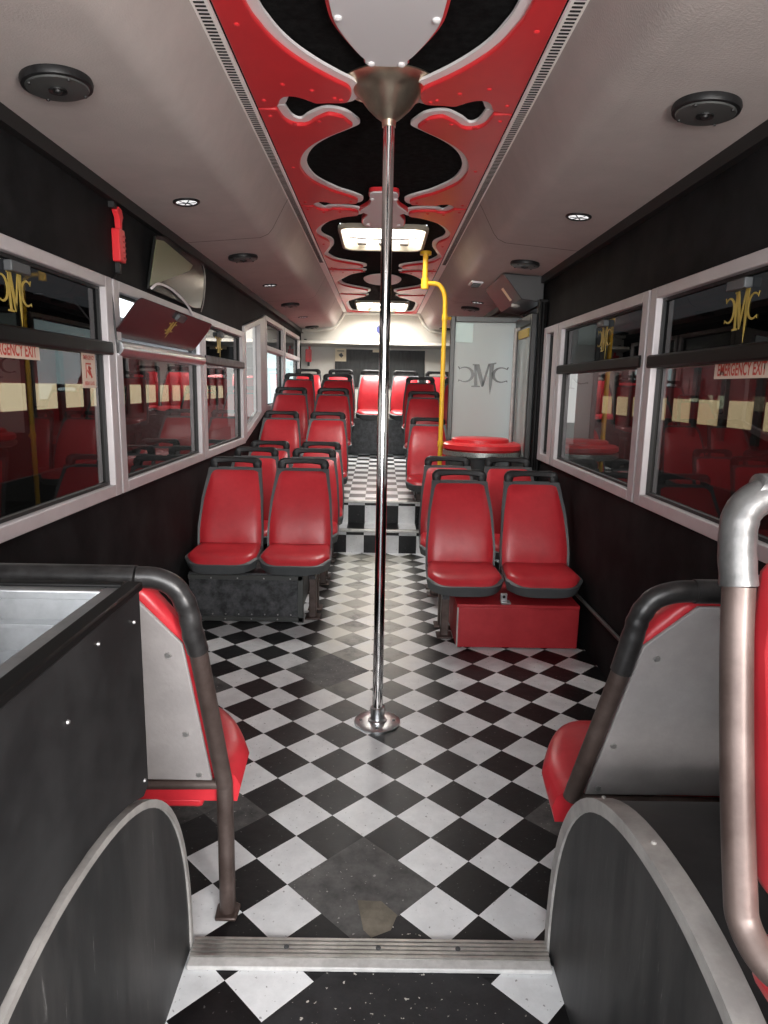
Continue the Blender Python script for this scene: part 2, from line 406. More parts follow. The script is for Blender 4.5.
# the slanting fourth left window is cut as a solid parallelogram below
bm = B(); x0, x1 = -WX-.07, -WX
def slab(y0, y1, z00, z01, z10, z11): add_hull8(bm, [(x0,y0,z00),(x1,y0,z00),(x1,y1,z01),(x0,y1,z01),(x0,y0,z10),(x1,y0,z10),(x1,y1,z11),(x0,y1,z11)])
y = -.6
for a, c in WIN_L:
    slab(y, a, 0, 0, 2.24, 2.24); slab(a, c, 0, 0, Z0, Z0); slab(a, c, Z1, Z1, 2.24, 2.24); y = c
slab(5.72, 5.745, 0, 0, 2.24, 2.24); slab(5.745, 6.78, 0, 0, .93, 1.15); slab(5.745, 6.78, 1.875, 2.06, 2.24, 2.24)
for a, c in REAR_L: slab(a-.06 if a > 7 else 6.78, a, 0, 0, 2.24, 2.24); slab(a, c, 0, 0, 1.15, 1.15); slab(a, c, 2.07, 2.07, 2.24, 2.24)
slab(9.60, YB, 0, 0, 2.24, 2.24)
struct(obj('wall_left', bm, M_wall), 'black lined left side wall of the bus', 'wall')
bm = B(); x0, x1 = WX, WX+.07; y = -.6
for a, c in WIN_R:
    slab(y, a, 0, 0, 2.24, 2.24); slab(a, c, 0, 0, Z0, Z0); slab(a, c, Z1, Z1, 2.24, 2.24); y = c
slab(4.84, 4.92, 0, 0, 2.24, 2.24); slab(4.92, 5.66, 0, 0, .02, .02); slab(4.92, 5.66, 2.0, 2.0, 2.24, 2.24); slab(5.66, 6.9, 0, 0, 2.24, 2.24)
slab(6.9, 9.5, 0, 0, 1.15, 1.15); slab(6.9, 9.5, 2.07, 2.07, 2.24, 2.24); slab(9.5, YB, 0, 0, 2.24, 2.24)
struct(obj('wall_right', bm, M_wall), 'black lined right side wall of the bus', 'wall')

# --- glyph builders: the gold emblem (mirrored C, M with a long tail, C)
def add_emblem(bm, fn, s=1.0, d0=0, d1=.001):
    def P(poly): add_prism(bm, [(u*s, v*s) for u, v in poly], fn, d0, d1)
    for m in (-1, 1):
        outer, inner = [], []
        for k in range(19):
            a = math.radians(52 + 256*k/18); th_ = .05 + .075*math.sin(PI*k/18)
            outer.append((m*(.70+.36*math.cos(a)), .02+.40*math.sin(a))); inner.append((m*(.70+(.36-th_)*math.cos(a)), .02+(.40-th_*.7)*math.sin(a)))
        for k in range(18): P([outer[k], outer[k+1], inner[k+1], inner[k]])
        P([(m*.93, .26), (m*1.0, .42), (m*.955, .43), (m*.90, .34)]); P([(m*.90, -.28), (m*.95, -.24), (m*.97, -.36), (m*.92, -.33)])
    P([(-.44, -.62), (-.10, -.62), (-.10, -.57), (-.20, -.55), (-.28, .52), (-.36, .52), (-.33, -.55), (-.44, -.57)])
    P([(-.42, .56), (-.16, .56), (.06, -.48), (.02, -.60), (-.05, -.60), (-.32, .50), (-.42, .50)])
    P([(.02, -.60), (.10, -.30), (.25, .55), (.18, .55), (-.02, -.42)])
    P([(.18, .58), (.50, .66), (.50, .60), (.42, .56), (.36, -.50), (.30, -1.02), (.25, -.50), (.24, .52), (.18, .52)])

# --- windows
def fn_wall(s, x):
    # viewer inside the bus looking at the wall: u to the viewer's right, v up, d towards the viewer
    return lambda yc, zc: (lambda u, v, d: Vector((x - s*d, yc + (u if s < 0 else -u), zc + v)))
def frame_rect(bm, s, y0, y1, z0, z1, w_side, w_bot, w_top, xa, xb):
    xs0, xs1 = sorted((xa, xb))
    add_box(bm, xs0, xs1, y0, y0+w_side, z0, z1); add_box(bm, xs0, xs1, y1-w_side, y1, z0, z1)
    add_box(bm, xs0, xs1, y0+w_side, y1-w_side, z0, z0+w_bot); add_box(bm, xs0, xs1, y0+w_side, y1-w_side, z1-w_top, z1)
wn = [0]
def window(s, y0, y1, z0, z1, label, bar=None, logo=None, hopper=True, barmat=None, pane=None, tilt=False, latch=True, sw=.066):
    wn[0] += 1
    root = thing('window_%d' % wn[0], label, 'window', (s*WX, (y0+y1)/2, z0), None, 'structure')
    xf = s*(WX-.022); xg = s*(WX+.016)
    bm = B(); frame_rect(bm, s, y0, y1, z0, z1, sw, .05, .045, xf, s*(WX+.03)); obj('frame', bm, M_winframe, root, bevel=.004)
    bm = B(); frame_rect(bm, s, y0+sw, y1-sw, z0+.05, z1-.045, .012, .012, .012, s*(WX+.004), s*(WX+.024)); obj('gasket', bm, M_rubber, root)
    a, c = y0+sw+.01, y1-sw-.01; zb = bar or 1.55
    xa, xb = sorted((xg, xg+s*.006))
    if bar:
        box('pane', xa, xb, a, c, z0+.055, zb-.028, pane or M_glass, root)
        if barmat is M_steel:
            bm = B(); xr = s*(WX-.012)
            add_tube(bm, [(xr, a-.06, zb), (xr, c+.055, zb)], .034, 16); ob = obj('rail', bm, barmat, root, True)
        else:
            x_a, x_b = sorted((s*(WX-.03), s*(WX+.05)))
            ob = box('rail', x_a, x_b, a-.05, c+.045, zb-.026, zb+.028, barmat or M_barblk, root, .008)
        if not tilt:
            hp = box('hopper_pane', xa, xb, a, c, zb+.028, z1-.05, M_hopper, root)
            if latch:
                ym = (a+c)/2 if logo is None else logo
                x_a, x_b = sorted((s*(WX-.012), s*(WX+.016)))
                lt = box('latch', x_a, x_b, ym-.055, ym+.06, z1-.095, z1-.062, M_shell, hp, .004)
            if logo is not None:
                bm = B(); add_emblem(bm, fn_wall(s, s*(WX+.0145))(logo, (zb+z1)/2-.005), .105, 0, .0012)
                obj('gold_emblem', bm, M_gold, hp)
    else:
        box('pane', xa, xb, a, c, z0+.055, z1-.05, pane or M_glass, root)
    return root
w1 = window(-1, *WIN_L[0], Z0, Z1, 'nearest left window, with an EMERGENCY EXIT sticker', 1.535, 2.235)
w2 = window(-1, *WIN_L[1], Z0, Z1, 'second left window whose top pane hangs open', 1.545, None, True, M_steel, None, True)
w3 = window(-1, *WIN_L[2], Z0, Z1, 'third left window, its upper pane shut and marked with gold', 1.555, 4.98, True, M_blackmetal)
# hopper of the second window, tipped into the bus
hop = thing('hopper_pane', 'dark hinged window pane tipped open into the bus above the steel rail', 'window pane', (-1.14, 3.67, 1.60))
tl = math.radians(38)
def hopfn(u, v, d): return Vector((-1.14 + v*math.sin(tl) + d*math.cos(tl), 3.58+u, 1.60 + v*math.cos(tl) - d*math.sin(tl)))
out = [(-.60, 0), (.40, 0), (.56, .05), (.62, .13), (.64, .235), (-.60, .235)]
bm = B(); add_prism(bm, rrect(-.62, .64, -.01, .195, .045), hopfn, -.003, .003)
M_hopop = mat('dark_open_pane', (.020, .006, .008), .25, 0, var=.3, vscale=5, spec=.3)
pn = obj('pane', bm, M_hopop, hop)
bm = B(); add_emblem(bm, lambda u, v, d: hopfn(u-.02, v+.10, d), .062, .0035, .0045); obj('gold_emblem', bm, M_gold, pn)
bm = B(); add_prism(bm, rrect(-.06, .06, .150, .187, .01), hopfn, .0035, .02); obj('latch', bm, M_shell, pn)
# slanting fourth window
wn[0] += 1
w4 = thing('window_4', 'slanting left window where the window line climbs to the raised rear', 'window', (-WX, 6.2, .93), None, 'structure')
def para(y0, y1, a0, a1, b0, b1, xa, xb, bm): add_hull8(bm, [(xa,y0,a0),(xb,y0,a0),(xb,y1,a1),(xa,y1,a1),(xa,y0,b0),(xb,y0,b0),(xb,y1,b1),(xa,y1,b1)])
bm = B(); xa, xb = -WX-.03, -WX+.022
lo = lambda y: .93+(y-5.745)*.2125; hi = lambda y: 1.875+(y-5.745)*.179
para(5.745, 5.80, lo(5.745), lo(5.80), hi(5.745), hi(5.80), xa, xb, bm); para(6.50, 6.78, lo(6.50), lo(6.78), hi(6.50), hi(6.78), xa, xb, bm)
para(5.80, 6.50, lo(5.80), lo(6.50), lo(5.80)+.06, lo(6.50)+.06, xa, xb, bm); para(5.80, 6.50, hi(5.80)-.05, hi(6.50)-.05, hi(5.80), hi(6.50), xa, xb, bm)
obj('frame', bm, M_winframe, w4, bevel=.004)
bm = B(); para(5.80, 6.50, lo(5.80)+.05, lo(6.50)+.05, hi(5.80)-.04, hi(6.50)-.04, -WX-.022, -WX-.016, bm); obj('pane', bm, M_glass, w4)
window(-1, *REAR_L[0], 1.15, 2.07, 'first raised rear window on the left, after the slanting one', 1.76, None, True, M_winframe, M_clear, latch=False)
window(-1, *REAR_L[1], 1.15, 2.07, 'hindmost left window beside the white rear wall', 1.76, None, True, M_winframe, M_clear, latch=False)
window(1, *WIN_R[0], Z0, Z1, 'nearest right window, with an EMERGENCY EXIT sticker', 1.525, 2.265)
window(1, *WIN_R[1], Z0, Z1, 'second right window with a gold mark on its upper pane', 1.53, 3.625)
window(1, *WIN_R[2], Z0, Z1, 'narrow right window next to the middle door', None, sw=.10)
window(1, 6.9, 9.5, 1.15, 2.07, 'long right rear window hidden behind the frosted screen', None, pane=M_clear)

# stickers on glass
def text_mesh(body, size, sx, fn, extr=.0006, align='CENTER'):
    cu = bpy.data.curves.new('t', 'FONT'); cu.body = body; cu.size = size; cu.align_x = align; cu.align_y = 'CENTER'; cu.resolution_u = 3; cu.offset = size*.025
    to = bpy.data.objects.new('t', cu); COL.objects.link(to); dg = bpy.context.evaluated_depsgraph_get(); dg.update()
    me = bpy.data.meshes.new_from_object(to.evaluated_get(dg)); bm = B(); bm.from_mesh(me)
    bpy.data.objects.remove(to); bpy.data.meshes.remove(me)
    for v in bm.verts: v.co = fn(v.co.x*sx, v.co.y, extr)
    return bm
def sticker(s, yc, zc, w, h, label, lines, redbg=None):
    f = fn_wall(s, s*(WX+.0145))(yc, zc)
    root = thing('exit_sticker', label, 'sticker', f(0, 0, 0))
    bm = B(); add_prism(bm, rrect(-w/2, w/2, -h/2, h/2, .003), f, 0, .001); bk_ = obj('backing', bm, M_stickw, root)
    for body, size, sx, dv in lines:
        bm = text_mesh(body, size, sx, lambda u, v, d, dv=dv: f(u, v+dv, .0016)); obj('lettering', bm, M_stickr, bk_)
    return root, f
sticker(1, 2.224, 1.477, .345, .056, 'EMERGENCY EXIT sticker on the nearest right window', [('EMERGENCY EXIT', .058, .645, 0)])
sticker(-1, 2.192, 1.492, .345, .052, 'EMERGENCY EXIT sticker on the nearest left window', [('EMERGENCY EXIT', .056, .67, 0)])
rb, f = sticker(-1, 2.755, 1.441, .125, .135, 'small square break-glass instruction sticker on the nearest left window', [('EMERGENCY', .022, .8, .05), ('BREAK GLASS', .02, .72, -.05)])
bm = B()
for poly in ([(-.03, -.03), (-.024, -.03), (-.024, .03), (-.03, .03)], [(-.03, .024), (.02, .024), (.02, .03), (-.03, .03)], [(-.01, .012), (.002, .02), (.03, -.026), (.02, -.03)], [(-.018, -.002), (.006, -.02), (.01, -.014), (-.012, .006)], [(-.005, .02), (.022, .012), (.02, .004), (-.008, .01)]):
    add_prism(bm, poly, f, .001, .0016)
obj('pictogram', bm, M_stickr, rb)

# --- ceiling
ZC = 2.45; K = 1.093
bm = B()
for s in (-1, 1):
    prof = [(1.16, 2.185), (.70, 2.225), (.655, 2.245), (.63, 2.275), (.562, 2.40), (.542, 2.435)]
    ys = [-.6, 1.0, 3.6, 3.603, 5.6, 6.6, 8.0, YB]
    rows = [[bm.verts.new((s*x, y, z)) for x, z in prof] for y in ys]
    for a, c in zip(rows, rows[1:]):
        for k in range(len(prof)-1): bm.faces.new((a[k], a[k+1], c[k+1], c[k]))
    for (y, w) in ((4.06, .004), (6.75, .004), (8.3, .004)):
        rr = [[bm.verts.new((s*(x-.0015 if k else x), yy, z-.0015)) for k, (x, z) in enumerate(prof)] for yy in (y-w, y+w)]
        for k in range(len(prof)-1): f = bm.faces.new((rr[0][k], rr[0][k+1], rr[1][k+1], rr[1][k])); f.material_index = 1
o = obj('ceiling', bm, [M_ceil, M_slot], smooth=True); struct(o, 'grey textured coved lining along both sides of the ceiling', 'ceiling')
for p in o.data.polygons: p.use_smooth = True
H1 = (-.295, .295, 4.73, 5.48); H2 = (-.33, .33, 8.72, 9.65)
bm = B(); z = ZC+.012
y = -.6
for (a, b_, c, d) in (H1, H2):
    add_box(bm, -.53, .53, y, c, z, z+.02); add_box(bm, -.53, a, c, d, z, z+.02); add_box(bm, b_, .53, c, d, z, z+.02); y = d
add_box(bm, -.53, .53, y, YB, z, z+.02)
struct(obj('ceiling', bm, M_felt), 'black felt strip down the middle of the ceiling', 'ceiling')
# black corner trim where walls meet the ceiling
for n, s in ((3, -1), (4, 1)):
    x0, x1 = sorted((s*1.15, s*1.115)); bm = B()
    add_hull8(bm, [(x0, -.6, 2.14), (x1, -.6, 2.14), (x1, YB, 2.14), (x0, YB, 2.14), (x0, -.6, 2.19), (x1, -.6, 2.19), (x1, YB, 2.19), (x0, YB, 2.19)])
    struct(obj('trim_%d' % n, bm, M_rubber), ('black edging strip along the top of the left wall', 'black edging strip along the top of the right wall')[n-3], 'trim')
# slotted vent strips
for s, lb in ((-1, 'left'), (1, 'right')):
    v = thing('vent_strip', 'pale slotted vent strip along the %s edge of the red ceiling panels' % lb, 'vent', (s*.5, 1, ZC), 'ceiling vent strips')
    x0, x1 = sorted((s*.495, s*.545)); box('strip', x0, x1, -.3, YB-.12, ZC-.018, ZC-.006, M_vent, v)
    bm = B(); x0, x1 = sorted((s*.505, s*.535)); y = 1.6
    while y < 6.0: add_box(bm, x0, x1, y, y+.008, ZC-.0195, ZC-.0175); y += .02
    obj('slots', bm, M_slot, v)
# roof hatches
for n, (a, b_, c, d) in enumerate((H1, H2)):
    lb = ('pale daylit roof hatch tray nearest the pole', 'bright daylit roof hatch at the rear of the ceiling')[n]
    h = thing('roof_hatch', lb, 'roof hatch', (0, (c+d)/2, ZC), 'roof hatches')
    bm = B(); o_, i_ = rrect(a-.012, b_+.012, c-.012, d+.012, .10), rrect(a+.01, b_-.01, c+.01, d-.01, .09); nn = len(o_)
    vo = [[bm.verts.new((x, y, zz)) for x, y in pl] for pl, zz in ((o_, ZC+.012), (o_, ZC-.018), (i_, ZC-.018), (i_, ZC+.012))]
    for p, q in zip(vo, vo[1:]):
        for k in range(nn): bm.faces.new((p[k], p[(k+1) % nn], q[(k+1) % nn], q[k]))
    obj('rim', bm, M_hatchin, h, bevel=.006)
    bm = B(); q0 = rrect(a+.01, b_-.01, c+.01, d-.01, .09); q1 = rrect(a-.02, b_+.02, c-.02, d+.02, .10)
    va = [bm.verts.new((x, y, ZC+.0)) for x, y in q0]; vb = [bm.verts.new((x, y, ZC+.22)) for x, y in q1]
    for k in range(nn): bm.faces.new((va[k], va[(k+1) % nn], vb[(k+1) % nn], vb[k]))
    ln_ = obj('liner', bm, M_hatchin, h, True)
    bm = B(); vb = [bm.verts.new((x, y, ZC+.22)) for x, y in q1]; bm.faces.new(vb); obj('dome', bm, M_dome, h)
    for x in (-.16, 0, .16):
        bm = B(); add_box(bm, x-.035, x+.035, d-.10, d-.03, ZC+.015, ZC+.10); obj('latch', bm, M_rim, ln_, bevel=.008)
    bm = B(); add_tube(bm, [(a+.04, d-.12, ZC+.06), (-.08, d-.12, ZC+.05), (.08, d-.12, ZC+.05), (b_-.04, d-.12, ZC+.06)], .010, 10); obj('crossbar', bm, M_steel, h, True)

# red ornamental ceiling panels
P1 = [(-.335,1.50),(-.338,1.75),(-.328,1.924),(-.313,2.0),(-.288,2.083),(-.251,2.16),(-.197,2.243),(-.138,2.316),(-.103,2.355),(-.087,2.395),(-.088,2.45),(-.107,2.505),(-.14,2.525),(-.19,2.528),(-.245,2.532),(-.29,2.495),(-.322,2.482),(-.34,2.53),(-.35,2.552)]
P2 = [(-.35,2.562),(-.336,2.65),(-.308,2.68),(-.272,2.63),(-.21,2.575),(-.146,2.595),(-.111,2.65),(-.093,2.705),(-.127,2.755),(-.214,2.85),(-.277,2.943),(-.316,3.042),(-.338,3.162),(-.335,3.273),(-.308,3.392),(-.23,3.535),(-.164,3.61),(-.119,3.669),(-.106,3.72),(-.13,3.79),(-.20,3.80),(-.285,3.80),(-.322,3.77),(-.349,3.815)]
P3 = [(-.35,3.835),(-.322,3.90),(-.287,3.87),(-.20,3.87),(-.137,3.90),(-.112,3.95),(-.125,4.03),(-.209,4.083),(-.311,4.201),(-.372,4.351),(-.39,4.477),(-.38,4.574),(-.335,4.70),(-.335,4.85),(-.37,5.014),(-.40,5.185),(-.381,5.3),(-.332,5.412),(-.172,5.556),(-.128,5.636),(-.155,5.72),(-.30,5.735),(-.36,5.75)]
P4 = [(-.36,5.79),(-.25,5.80),(-.132,5.862),(-.235,6.019),(-.341,6.29),(-.377,6.461),(-.335,6.691),(-.154,6.919),(-.116,7.0),(-.141,7.15),(-.28,7.20),(-.38,7.22)]
P5 = [(-.38,7.27),(-.25,7.29),(-.14,7.36),(-.25,7.60),(-.36,7.86),(-.385,8.1),(-.385,8.5),(-.375,8.75),(-.33,8.86),(-.18,8.90),(-.13,8.96)]
def offset(pts, d):
    out = []
    for i, p in enumerate(pts):
        t = (pts[min(i+1, len(pts)-1)] - pts[max(i-1, 0)]); n = Vector((-t.y, t.x)).normalized() if t.length else Vector((0, 0))
        out.append(p + n*d)
    return out
names = ['nearest the camera end', 'beside the top of the pole', 'around the front roof hatch', 'between the two roof hatches', 'around the rear roof hatch']
XE = -.443
for idx, P in enumerate((P1, P2, P3, P4, P5)):
    mid = spline(P, 5)
    ya, yb = P[0][1]-(.05 if idx == 0 else .003), P[-1][1]+.003
    inner = offset(mid, .027)           # towards the bus side
    inner = [Vector((max(min(q.x, -.06), XE+.012), min(max(q.y, ya+.004), yb-.004))) for q in inner]
    # drop points that fold back
    cl = [inner[0]]
    for q, m0 in zip(inner[1:], mid[1:]):
        if (q-cl[-1]).length > .006: cl.append(q)
    white = [(p.x, p.y) for p in mid] + [(XE-.002, yb), (XE-.002, ya)]
    red = [(p.x, p.y) for p in cl] + [(XE, yb-.001), (XE, ya+.001)]
    for s in (1, -1):
        lbl = 'red scalloped ceiling panel with white edge on the %s side, %s' % ('left' if s > 0 else 'right', names[idx])
        root = thing('ceiling_panel', lbl, 'ceiling panel', (s*XE*K, (ya+yb)/2*K, ZC), 'red ceiling panels')
        fn = lambda u, v, d, s=s: Vector((s*u*K, v*K, ZC + d))
        bm = B(); add_prism(bm, red, fn, -.022, -.006); rs_ = obj('red_sheet', bm, M_redgloss, root, bevel=.005)
        bm = B(); add_prism(bm, white, fn, -.006, .004); obj('white_edge', bm, M_white, root)
        if idx < 4:
            for (bx, by) in ((-.41, ya+.06), (-.40, (ya+yb)/2), (-.41, yb-.07), (-.33, ya+.12 if idx else 2.36), (-.24, ya+.10 if idx else 2.40), (-.17, yb-.10 if idx not in (3,) else ya+.07), (-.15, ya+.06 if idx else 2.47)):
                if idx == 0 and by < 1.7: continue
                bm = B(); add_lathe(bm, [(.009, -.0215), (.009, -.025), (.004, -.028)], fn(bx, by, 0) - Vector((0, 0, ZC)) + Vector((0, 0, ZC)), 12); obj('bolt', bm, M_redgloss, rs_, True)
# acrylic plates on the centre line
def plate(pts, label, bolts, redback):
    full = spline(pts, 5); poly = [(p.x, p.y) for p in full] + [(-p.x, p.y) for p in full[::-1][1:] if abs(p.x) > 1e-4]
    root = thing('acrylic_plate', label, 'ceiling plate', (0, pts[len(pts)//2][1]*K, ZC), 'pale plates on the ceiling centre line')
    bm = B(); add_prism(bm, poly, lambda u, v, d: Vector((u*K, v*K, ZC+d)), -.022, -.014); ap_ = obj('plate', bm, M_acryl, root, bevel=.002)
    cyy = sum(p[1] for p in poly)/len(poly)
    if redback:
        bm = B(); add_prism(bm, [(u*1.07, cyy+(v-cyy)*1.02) for u, v in poly], lambda u, v, d: Vector((u*K, v*K, ZC+d)), -.014, .006); obj('red_backing', bm, M_redgloss, root)
    for u, v in bolts:
        bm = B(); add_lathe(bm, [(.012, 0), (.012, -.006), (.006, -.010)], (u*K, v*K, ZC-.0215), 14); obj('bolt', bm, M_white, ap_, True)
plate([(-.0001,1.52),(-.09,1.53),(-.14,1.62),(-.148,1.80),(-.145,1.916),(-.137,1.99),(-.115,2.063),(-.080,2.152),(-.063,2.185),(-.060,2.212),(-.03,2.223),(-.0001,2.225)], 'large pale bulb-shaped plate above the camera end of the ceiling', [(-.128,1.955),(.128,1.955),(-.045,2.203),(.045,2.203)], True)
plate([(-.0001,3.545),(-.06,3.56),(-.072,3.62),(-.066,3.70),(-.078,3.80),(-.112,3.88),(-.125,3.93),(-.09,3.98),(-.095,4.03),(-.117,4.12),(-.112,4.25),(-.06,4.305),(-.0001,4.31)], 'pale waisted plate just in front of the front roof hatch', [(-.06,3.66),(.06,3.66),(-.09,4.2),(.09,4.2)], True)
plate([(-.0001,5.97),(-.09,6.02),(-.155,6.15),(-.165,6.30),(-.13,6.48),(-.06,6.58),(-.0001,6.60)], 'pale oval plate between the two roof hatches', [(-.12,6.3),(.12,6.3)], False)

# rear wall
bm = B(); add_box(bm, -WX-.05, WX+.05, YB, YB+.06, .3, 2.5)
struct(obj('wall_rear', bm, M_backwhite), 'white rear wall of the bus', 'wall')
bm = B()
add_hull8(bm, [(-1.15, YB-.28, 1.985), (1.15, YB-.28, 1.985), (1.15, YB, 1.955), (-1.15, YB, 1.955), (-1.15, YB-.25, 2.03), (1.15, YB-.25, 2.03), (1.15, YB, 2.05), (-1.15, YB, 2.05)])
struct(obj('trim_5', bm, M_backwhite, bevel=.01), 'white ledge across the rear wall over the black window board', 'ledge')
bm = B()
for s in (-1, 1):
    pr = [(1.15, 2.19), (.70, 2.23), (.62, 2.29), (.53, 2.44), (0, 2.45), (0, 2.42), (.515, 2.41), (.60, 2.26), (.69, 2.19), (1.15, 2.15)]
    add_prism(bm, [(s*u, v) for u, v in pr], lambda u, v, d: Vector((u, d, v)), YB-.16, YB)
struct(obj('trim_6', bm, M_backwhite, bevel=.008), 'white moulding around the rear end of the ceiling', 'trim')
struct(box('window_rear', -.66, .63, YB-.02, YB, 1.40, 1.93, M_blackpanel, bevel=.004), 'black board covering the rear window', 'window')
nt_ = thing('paper_notice', 'small cream paper notice at the corner of the black rear board', 'notice', (-.56, YB-.024, 1.83))
box('sheet', -.66, -.50, YB-.026, YB-.021, 1.76, 1.94, M_cream, nt_)
bm = B(); add_prism(bm, [(-.61, 1.85), (-.57, 1.88), (-.54, 1.84), (-.57, 1.81)], lambda u, v, d: Vector((u, YB-d, v)), .026, .028); add_prism(bm, [(-.63, 1.91), (-.53, 1.91), (-.53, 1.90), (-.63, 1.90)], lambda u, v, d: Vector((u, YB-d, v)), .026, .028)
obj('print', bm, M_blackmetal, nt_)
o = box('paper_strip', -.12, .12, YB-.028, YB-.021, 1.895, 1.935, M_cream); tag(o, 'narrow cream strip stuck to the top edge of the black rear board', 'sticker')
em = thing('rear_emblem', 'dark blue round emblem over grey lettering on the white rear wall', 'emblem', (-.02, YB-.17, 2.22))
bm = B(); add_lathe(bm, [(.055, 0), (.055, -.008)], (-.02, YB-.002, 2.215), 24, 'y'); obj('badge', bm, M_blue, em)
bm = B()
for k in range(14):
    x = -.26+k*.039; w = .024
    add_box(bm, x, x+w, YB-.006, YB-.002, 2.10, 2.106)
    if k % 3: add_box(bm, x, x+.007, YB-.006, YB-.002, 2.10, 2.14)
    if k % 2: add_box(bm, x, x+w, YB-.006, YB-.002, 2.134, 2.14)
obj('lettering', bm, M_print, em)

# ------------------------------------------------------------------ seats
def sheet(bm, nx, nz, front, back):
    """closed solid from two grids front(u,v) and back(u,v), u,v in 0..1"""
    A = [[bm.verts.new(front(i/nx, j/nz)) for i in range(nx+1)] for j in range(nz+1)]
    C = [[bm.verts.new(back(i/nx, j/nz)) for i in range(nx+1)] for j in range(nz+1)]
    for j in range(nz):
        for i in range(nx):
            bm.faces.new((A[j][i], A[j][i+1], A[j+1][i+1], A[j+1][i])); bm.faces.new((C[j][i], C[j+1][i], C[j+1][i+1], C[j][i+1]))
    for i in range(nx): bm.faces.new((A[0][i], C[0][i], C[0][i+1], A[0][i+1])); bm.faces.new((A[nz][i], A[nz][i+1], C[nz][i+1], C[nz][i]))
    for j in range(nz): bm.faces.new((A[j][0], A[j+1][0], C[j+1][0], C[j][0])); bm.faces.new((A[j][nx], C[j][nx], C[j+1][nx], A[j+1][nx]))
def lerp(tab, t):
    for (a, x), (b_, y) in zip(tab, tab[1:]):
        if t <= b_: k = (t-a)/(b_-a); k = k*k*(3-2*k)*.5+k*.5; return x+(y-x)*k
    return tab[-1][1]
BZ0, BZ1 = .375, .876
hw = lambda v: lerp([(0, .203), (.25, .205), (.6, .194), (1, .168)], v)
by = lambda v: -.175 + .175*v + .03*math.sin(PI*v)*-1 + .02*(v**2)
def make_seat():
    root = thing('bus_seat', 'red seat', 'seat', (0, 0, 0), 'red moulded bus seats')
    edge = lambda t: max(0, 1-abs(2*t-1)**7)
    # back shell
    bm = B()
    sheet(bm, 12, 14, lambda u, v: Vector(((2*u-1)*hw(v), by(v)-.012*(1-edge(u))*0 - .004 - .014*abs(2*u-1)**4, BZ0+(BZ1-BZ0)*v)),
          lambda u, v: Vector(((2*u-1)*hw(v)*.97, by(v)+.034+.006*math.sin(PI*u), BZ0+(BZ1-BZ0)*v)))
    obj('back_shell', bm, M_shell, root, True, world=False)
    bm = B(); k = .93
    sheet(bm, 16, 18, lambda u, v: Vector(((2*u-1)*(hw(v)-.013), by(v)-.016-.020*edge(u)**.6*edge(v)**.6 - .004*math.sin(9*u+4*v)*math.exp(-6*v), BZ0+.004+(BZ1-BZ0-.018)*v)),
          lambda u, v: Vector(((2*u-1)*(hw(v)-.013), by(v)-.006, BZ0+.004+(BZ1-BZ0-.018)*v)))
    obj('backrest', bm, M_red, root, True, world=False)
    # seat pan and cushion: u across, v from rear to the rounded front
    cw = lambda v:   .196+.018*math.sin(PI*.5*min(1, v*1.3))
    def xy(u, v, sh):
        w = cw(v)-sh; x = (2*u-1)*w
        # squash to a rounded front
        fr = max(0, (v-.55)/.45); a = abs(2*u-1)
        yb_, yf = -.15, -.535+sh
        y = yb_ + (yf-yb_)*v + fr*fr*(a**5)*.10
        if v > .95: x *= .985
        return x, y
    zt = lambda u, v: .408 + .012*(1-v) + .010*(abs(2*u-1)**3) - .018*max(0, (v-.7)/.3)**2
    bm = B()
    def ptop(u, v):
        x, y = xy(u, v, 0); return Vector((x, y, zt(u, v)-.018-.004*abs(2*u-1)))
    def pbot(u, v):
        x, y = xy(u, v, 0); return Vector((x*.95, y+.022*v, zt(u, v)-.070-.006*math.sin(PI*u)))
    sheet(bm, 24, 14, ptop, pbot); obj('seat_pan', bm, M_shell, root, True, world=False)
    bm = B()
    def ctop(u, v):
        x, y = xy(u, v, .012); e = edge(u)**.5*edge(.5+v*.5)**.5
        return Vector((x, y, zt(u, v)-.014+.026*e))
    def cbot(u, v):
        x, y = xy(u, v, .010); return Vector((x, y, zt(u, v)-.020))
    sheet(bm, 26, 16, ctop, cbot); obj('seat_cushion', bm, M_red, root, True, world=False)
    # handle on top of the backrest
    bm = B(); y0 = by(1)+.012
    hpts = spline([(-.135, y0, BZ1-.02), (-.137, y0, BZ1+.020), (-.124, y0+.006, BZ1+.043), (-.05, y0+.012, BZ1+.048), (.05, y0+.012, BZ1+.048), (.124, y0+.006, BZ1+.043), (.137, y0, BZ1+.020), (.135, y0, BZ1-.02)], 4)
    n = len(hpts)
    ri = []
    for i, p in enumerate(hpts):
        t = (hpts[min(i+1, n-1)]-hpts[max(i-1, 0)]).normalized(); nn = Vector((0, 1, 0)); q = t.cross(nn).normalized(); e = abs(i/(n-1)*2-1); w = .0165+.012*max(0, 1-abs(e-.66)/.5)
        ri.append([bm.verts.new(p + q*w*a + nn*.020*c) for a, c in ((1, .6), (.6, 1), (-.6, 1), (-1, .6), (-1, -.6), (-.6, -1), (.6, -1), (1, -.6))])
    for a, c in zip(ri, ri[1:]):
        for k in range(8): bm.faces.new((a[k], a[(k+1) % 8], c[(k+1) % 8], c[k]))
    bm.faces.new(ri[0]); bm.faces.new(ri[-1][::-1])
    obj('handle', bm, M_handle, root, True, world=False)
    # pedestal bracket below the pan
    bm = B(); add_box(bm, -.13, .13, -.42, -.12, .300, .345); obj('bracket', bm, M_blackmetal, root, world=False, bevel=.006)
    return root
seat0 = make_seat(); used = [False]
def put_seat(x, y, z, label):
    if not used[0]: o = seat0; used[0] = True; o['label'] = label
    else: o = dup(seat0, label)
    o.location = (x, y, z); return o
